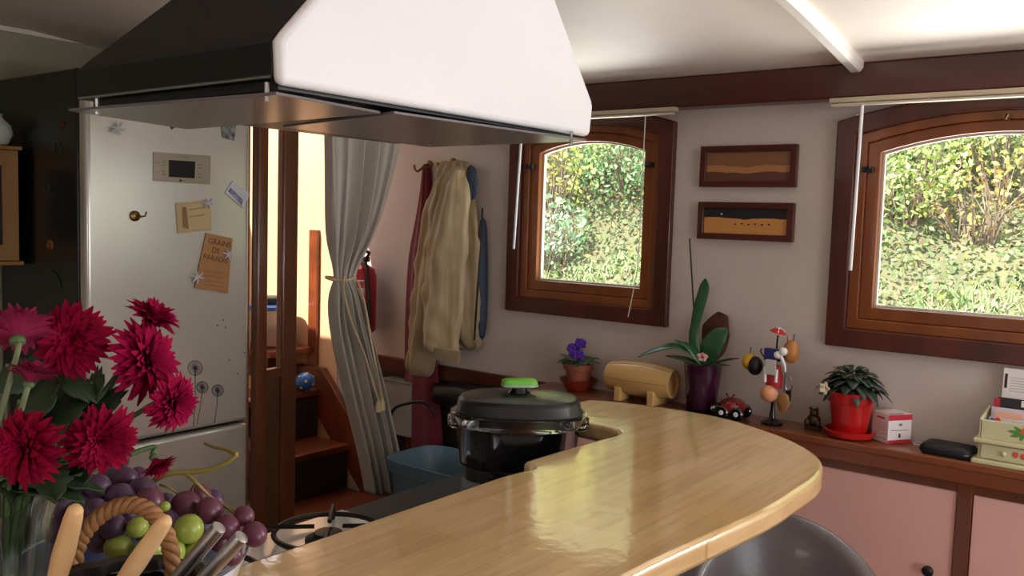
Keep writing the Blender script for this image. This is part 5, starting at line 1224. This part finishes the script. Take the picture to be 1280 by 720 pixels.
# ================================================================ OUTSIDE: GRASS STRIP AND BANK
def bank_z(y, x):
    if y < 5.6: return 0.97+0.02*math.sin(x*1.3)
    return 0.98+(y-5.6)*0.95+0.12*math.sin(x*0.9+y*1.7)+0.08*math.sin(x*2.3-y*2.9)
Pb = [[Vector((x, y, bank_z(y, x))) for x in np.linspace(-14, 7, 90)] for y in list(np.linspace(4.0, 5.6, 8))+list(np.linspace(5.7, 13, 60))]
bk_ = MB().grid(Pb).build('river_bank', mat('bank earth and grass', (112, 106, 80), 0.9, var=0.3, rgb2=(84, 88, 60), scale=3, bump=0.5, bscale=12), smooth=60); struct(bk_)
def leaves_mesh(name, n, pos_fn, size, material, label, cat, kind='stuff'):
    c = np.array([pos_fn() for _ in range(n)])
    u = rng.normal(size=(n, 3)); u /= np.linalg.norm(u, axis=1)[:, None]
    v = rng.normal(size=(n, 3)); v -= (v*u).sum(1)[:, None]*u; v /= np.linalg.norm(v, axis=1)[:, None]
    s_ = (size*rng.uniform(0.6, 1.3, n))[:, None]
    V = np.stack([c-u*s_*0.6, c+v*s_*0.32, c+u*s_*0.6, c-v*s_*0.32], 1).reshape(-1, 3)
    F = np.arange(4*n).reshape(-1, 4)
    me = bpy.data.meshes.new(name); me.from_pydata(V.tolist(), [], F.tolist()); me.update(); me.materials.append(material)
    o = bpy.data.objects.new(name, me); COL.objects.link(o)
    if kind: o['kind'] = kind
    if kind: o.parent = bk_; o['label'] = label
    return o
def leafm(name, a, b): return mat(name, a, 0.6, var=0.3, rgb2=b, scale=5)
def bank_pos(xl, xh, yl, yh, lift):
    def f():
        x = rng.uniform(xl, xh); y = rng.uniform(yl, yh)
        k = 0.35+2.2*max(0, math.sin(3.1*x+1.7*y)*math.sin(2.3*x-2.9*y)+0.15)
        return (x, y, bank_z(y, x)+abs(rng.normal())*lift*k)
    return f
leaves_mesh('ground_cover', 34000, bank_pos(-9, 3.5, 5.6, 8.6, 0.07), 0.038, leafm('sage green leaves', (118, 138, 90), (84, 106, 64)), 'low green ground cover all over the river bank', 'undergrowth')
leaves_mesh('fallen_leaves', 14000, bank_pos(-9, 3.5, 5.5, 8.6, 0.05), 0.036, leafm('tan dry leaves', (154, 132, 104), (112, 90, 70)), 'tan fallen leaves scattered on the river bank', 'leaves')
leaves_mesh('yellow_weeds', 9000, bank_pos(-9, 3.5, 5.7, 8.6, 0.10), 0.036, leafm('yellow green leaves', (178, 186, 102), (142, 156, 80)), 'yellow green weeds sprinkled on the river bank', 'weeds')
def grass(n):
    V = []; F = []
    for i in range(n):
        x = rng.uniform(-9, 3.5); y = rng.uniform(4.6, 5.85); z_ = bank_z(y, x); h = rng.uniform(0.05, 0.13)*(1.7 if x > -0.6 and y > 5.5 else 1); lx, ly = rng.normal(size=2)*0.05; k = len(V)
        V += [(x-0.006, y, z_), (x+0.006, y, z_), (x+lx, y+ly, z_+h)]; F.append((k, k+1, k+2))
    me = bpy.data.meshes.new('bank_grass'); me.from_pydata(V, [], F); me.materials.append(leafm('pale grass', (168, 186, 130), (128, 156, 94)))
    o = bpy.data.objects.new('bank_grass', me); COL.objects.link(o); o['kind'] = 'stuff'; o.parent = bk_; o['label'] = 'pale green grass strip along the foot of the bank'
grass(12000)
def shrub(cx_, cy_, r, h, n, size, m_, label, twigs=26, tm=None, name='shrub', cat='shrub'):
    z_ = bank_z(cy_, cx_); t = thing(name, label, cat, (cx_, cy_, z_))
    n = int(n*2.1); size = size*0.66
    s = MB()
    for k in range(twigs):
        a = rng.uniform(0, 2*PI); rr = r*rng.uniform(0.3, 1.0); hh_ = h*rng.uniform(0.5, 1.0)
        e_ = Vector((cx_+rr*math.cos(a), cy_+rr*math.sin(a)*0.6, z_+hh_)); b_ = Vector((cx_+0.1*math.cos(a), cy_, z_-0.02))
        s.tube([b_, (b_+e_)/2+Vector((rng.normal()*0.06, rng.normal()*0.06, 0.05)), e_], [0.008, 0.005, 0.002], 4)
    s.build('twigs', tm or mat('grey brown twig', (128, 108, 92), 0.8, var=0.2), t)
    def f():
        while True:
            p = rng.uniform(-1, 1, 3)
            if (p**2).sum() < 1 and (p**2).sum() > 0.12: break
        return (cx_+p[0]*r, cy_+p[1]*r*0.7, z_+h*0.52+p[2]*h*0.5)
    o = leaves_mesh('foliage', n, f, size, m_, None, None, None); o.parent = t; o.location = -Vector(t.location)
    return t
YEL = leafm('yellow vine leaves', (222, 212, 118), (192, 190, 98)); LIME = leafm('lime leaves', (190, 206, 120), (142, 170, 92)); GRNL = leafm('mid green leaves', (146, 180, 124), (112, 150, 98)); OCH = leafm('ochre leaves', (206, 176, 96), (176, 132, 70)); PALEG = leafm('pale blue green leaves', (160, 196, 150), (120, 160, 120))
def wpos(px, y): d = ray(px, 300); return d.x/d.y*y
shrub(wpos(680, 6.1), 6.2, 0.55, 1.8, 700, 0.07, YEL, 'tall yellow leaved shrub at the window frame nearest the hood')
shrub(wpos(690, 5.9), 5.9, 0.34, 0.6, 260, 0.065, PALEG, 'pale blue green bush in front of the yellow shrub')
shrub(wpos(740, 7.0), 7.0, 0.75, 1.5, 120, 0.07, YEL, 'bare twiggy bush with a few yellow leaves on the slope', 150)
shrub(wpos(790, 6.8), 6.9, 0.5, 1.3, 300, 0.06, GRNL, 'thin grey green bush beside the bare twigs', 90)
shrub(wpos(775, 6.4), 6.4, 0.55, 0.6, 700, 0.055, GRNL, 'low green bush in the middle of the slope')
shrub(wpos(1125, 6.3), 6.3, 0.40, 0.75, 600, 0.06, LIME, 'lime green bush low behind the larger window')
shrub(wpos(1175, 6.8), 6.7, 0.55, 0.8, 700, 0.06, GRNL, 'mid green bush on the slope behind the larger window')
shrub(wpos(1160, 7.1), 7.2, 0.5, 0.6, 500, 0.06, LIME, 'lime green bush higher up the slope')
shrub(wpos(1255, 6.5), 6.6, 0.42, 0.85, 420, 0.06, YEL, 'bright yellow bush behind the right part of the larger window')
shrub(wpos(1215, 6.2), 6.3, 0.40, 0.5, 110, 0.05, OCH, 'ochre leaved low bush near the foot of the bank')
shrub(wpos(1260, 7.3), 7.4, 0.5, 0.7, 400, 0.06, PALEG, 'pale blue green bush high on the slope')
shrub(-2.6, 6.6, 0.6, 1.1, 600, 0.06, LIME, 'lime green bush hidden behind the wall between the windows')
shrub(0.9, 6.7, 0.6, 1.1, 600, 0.06, GRNL, 'mid green bush on the slope far beyond the window end')
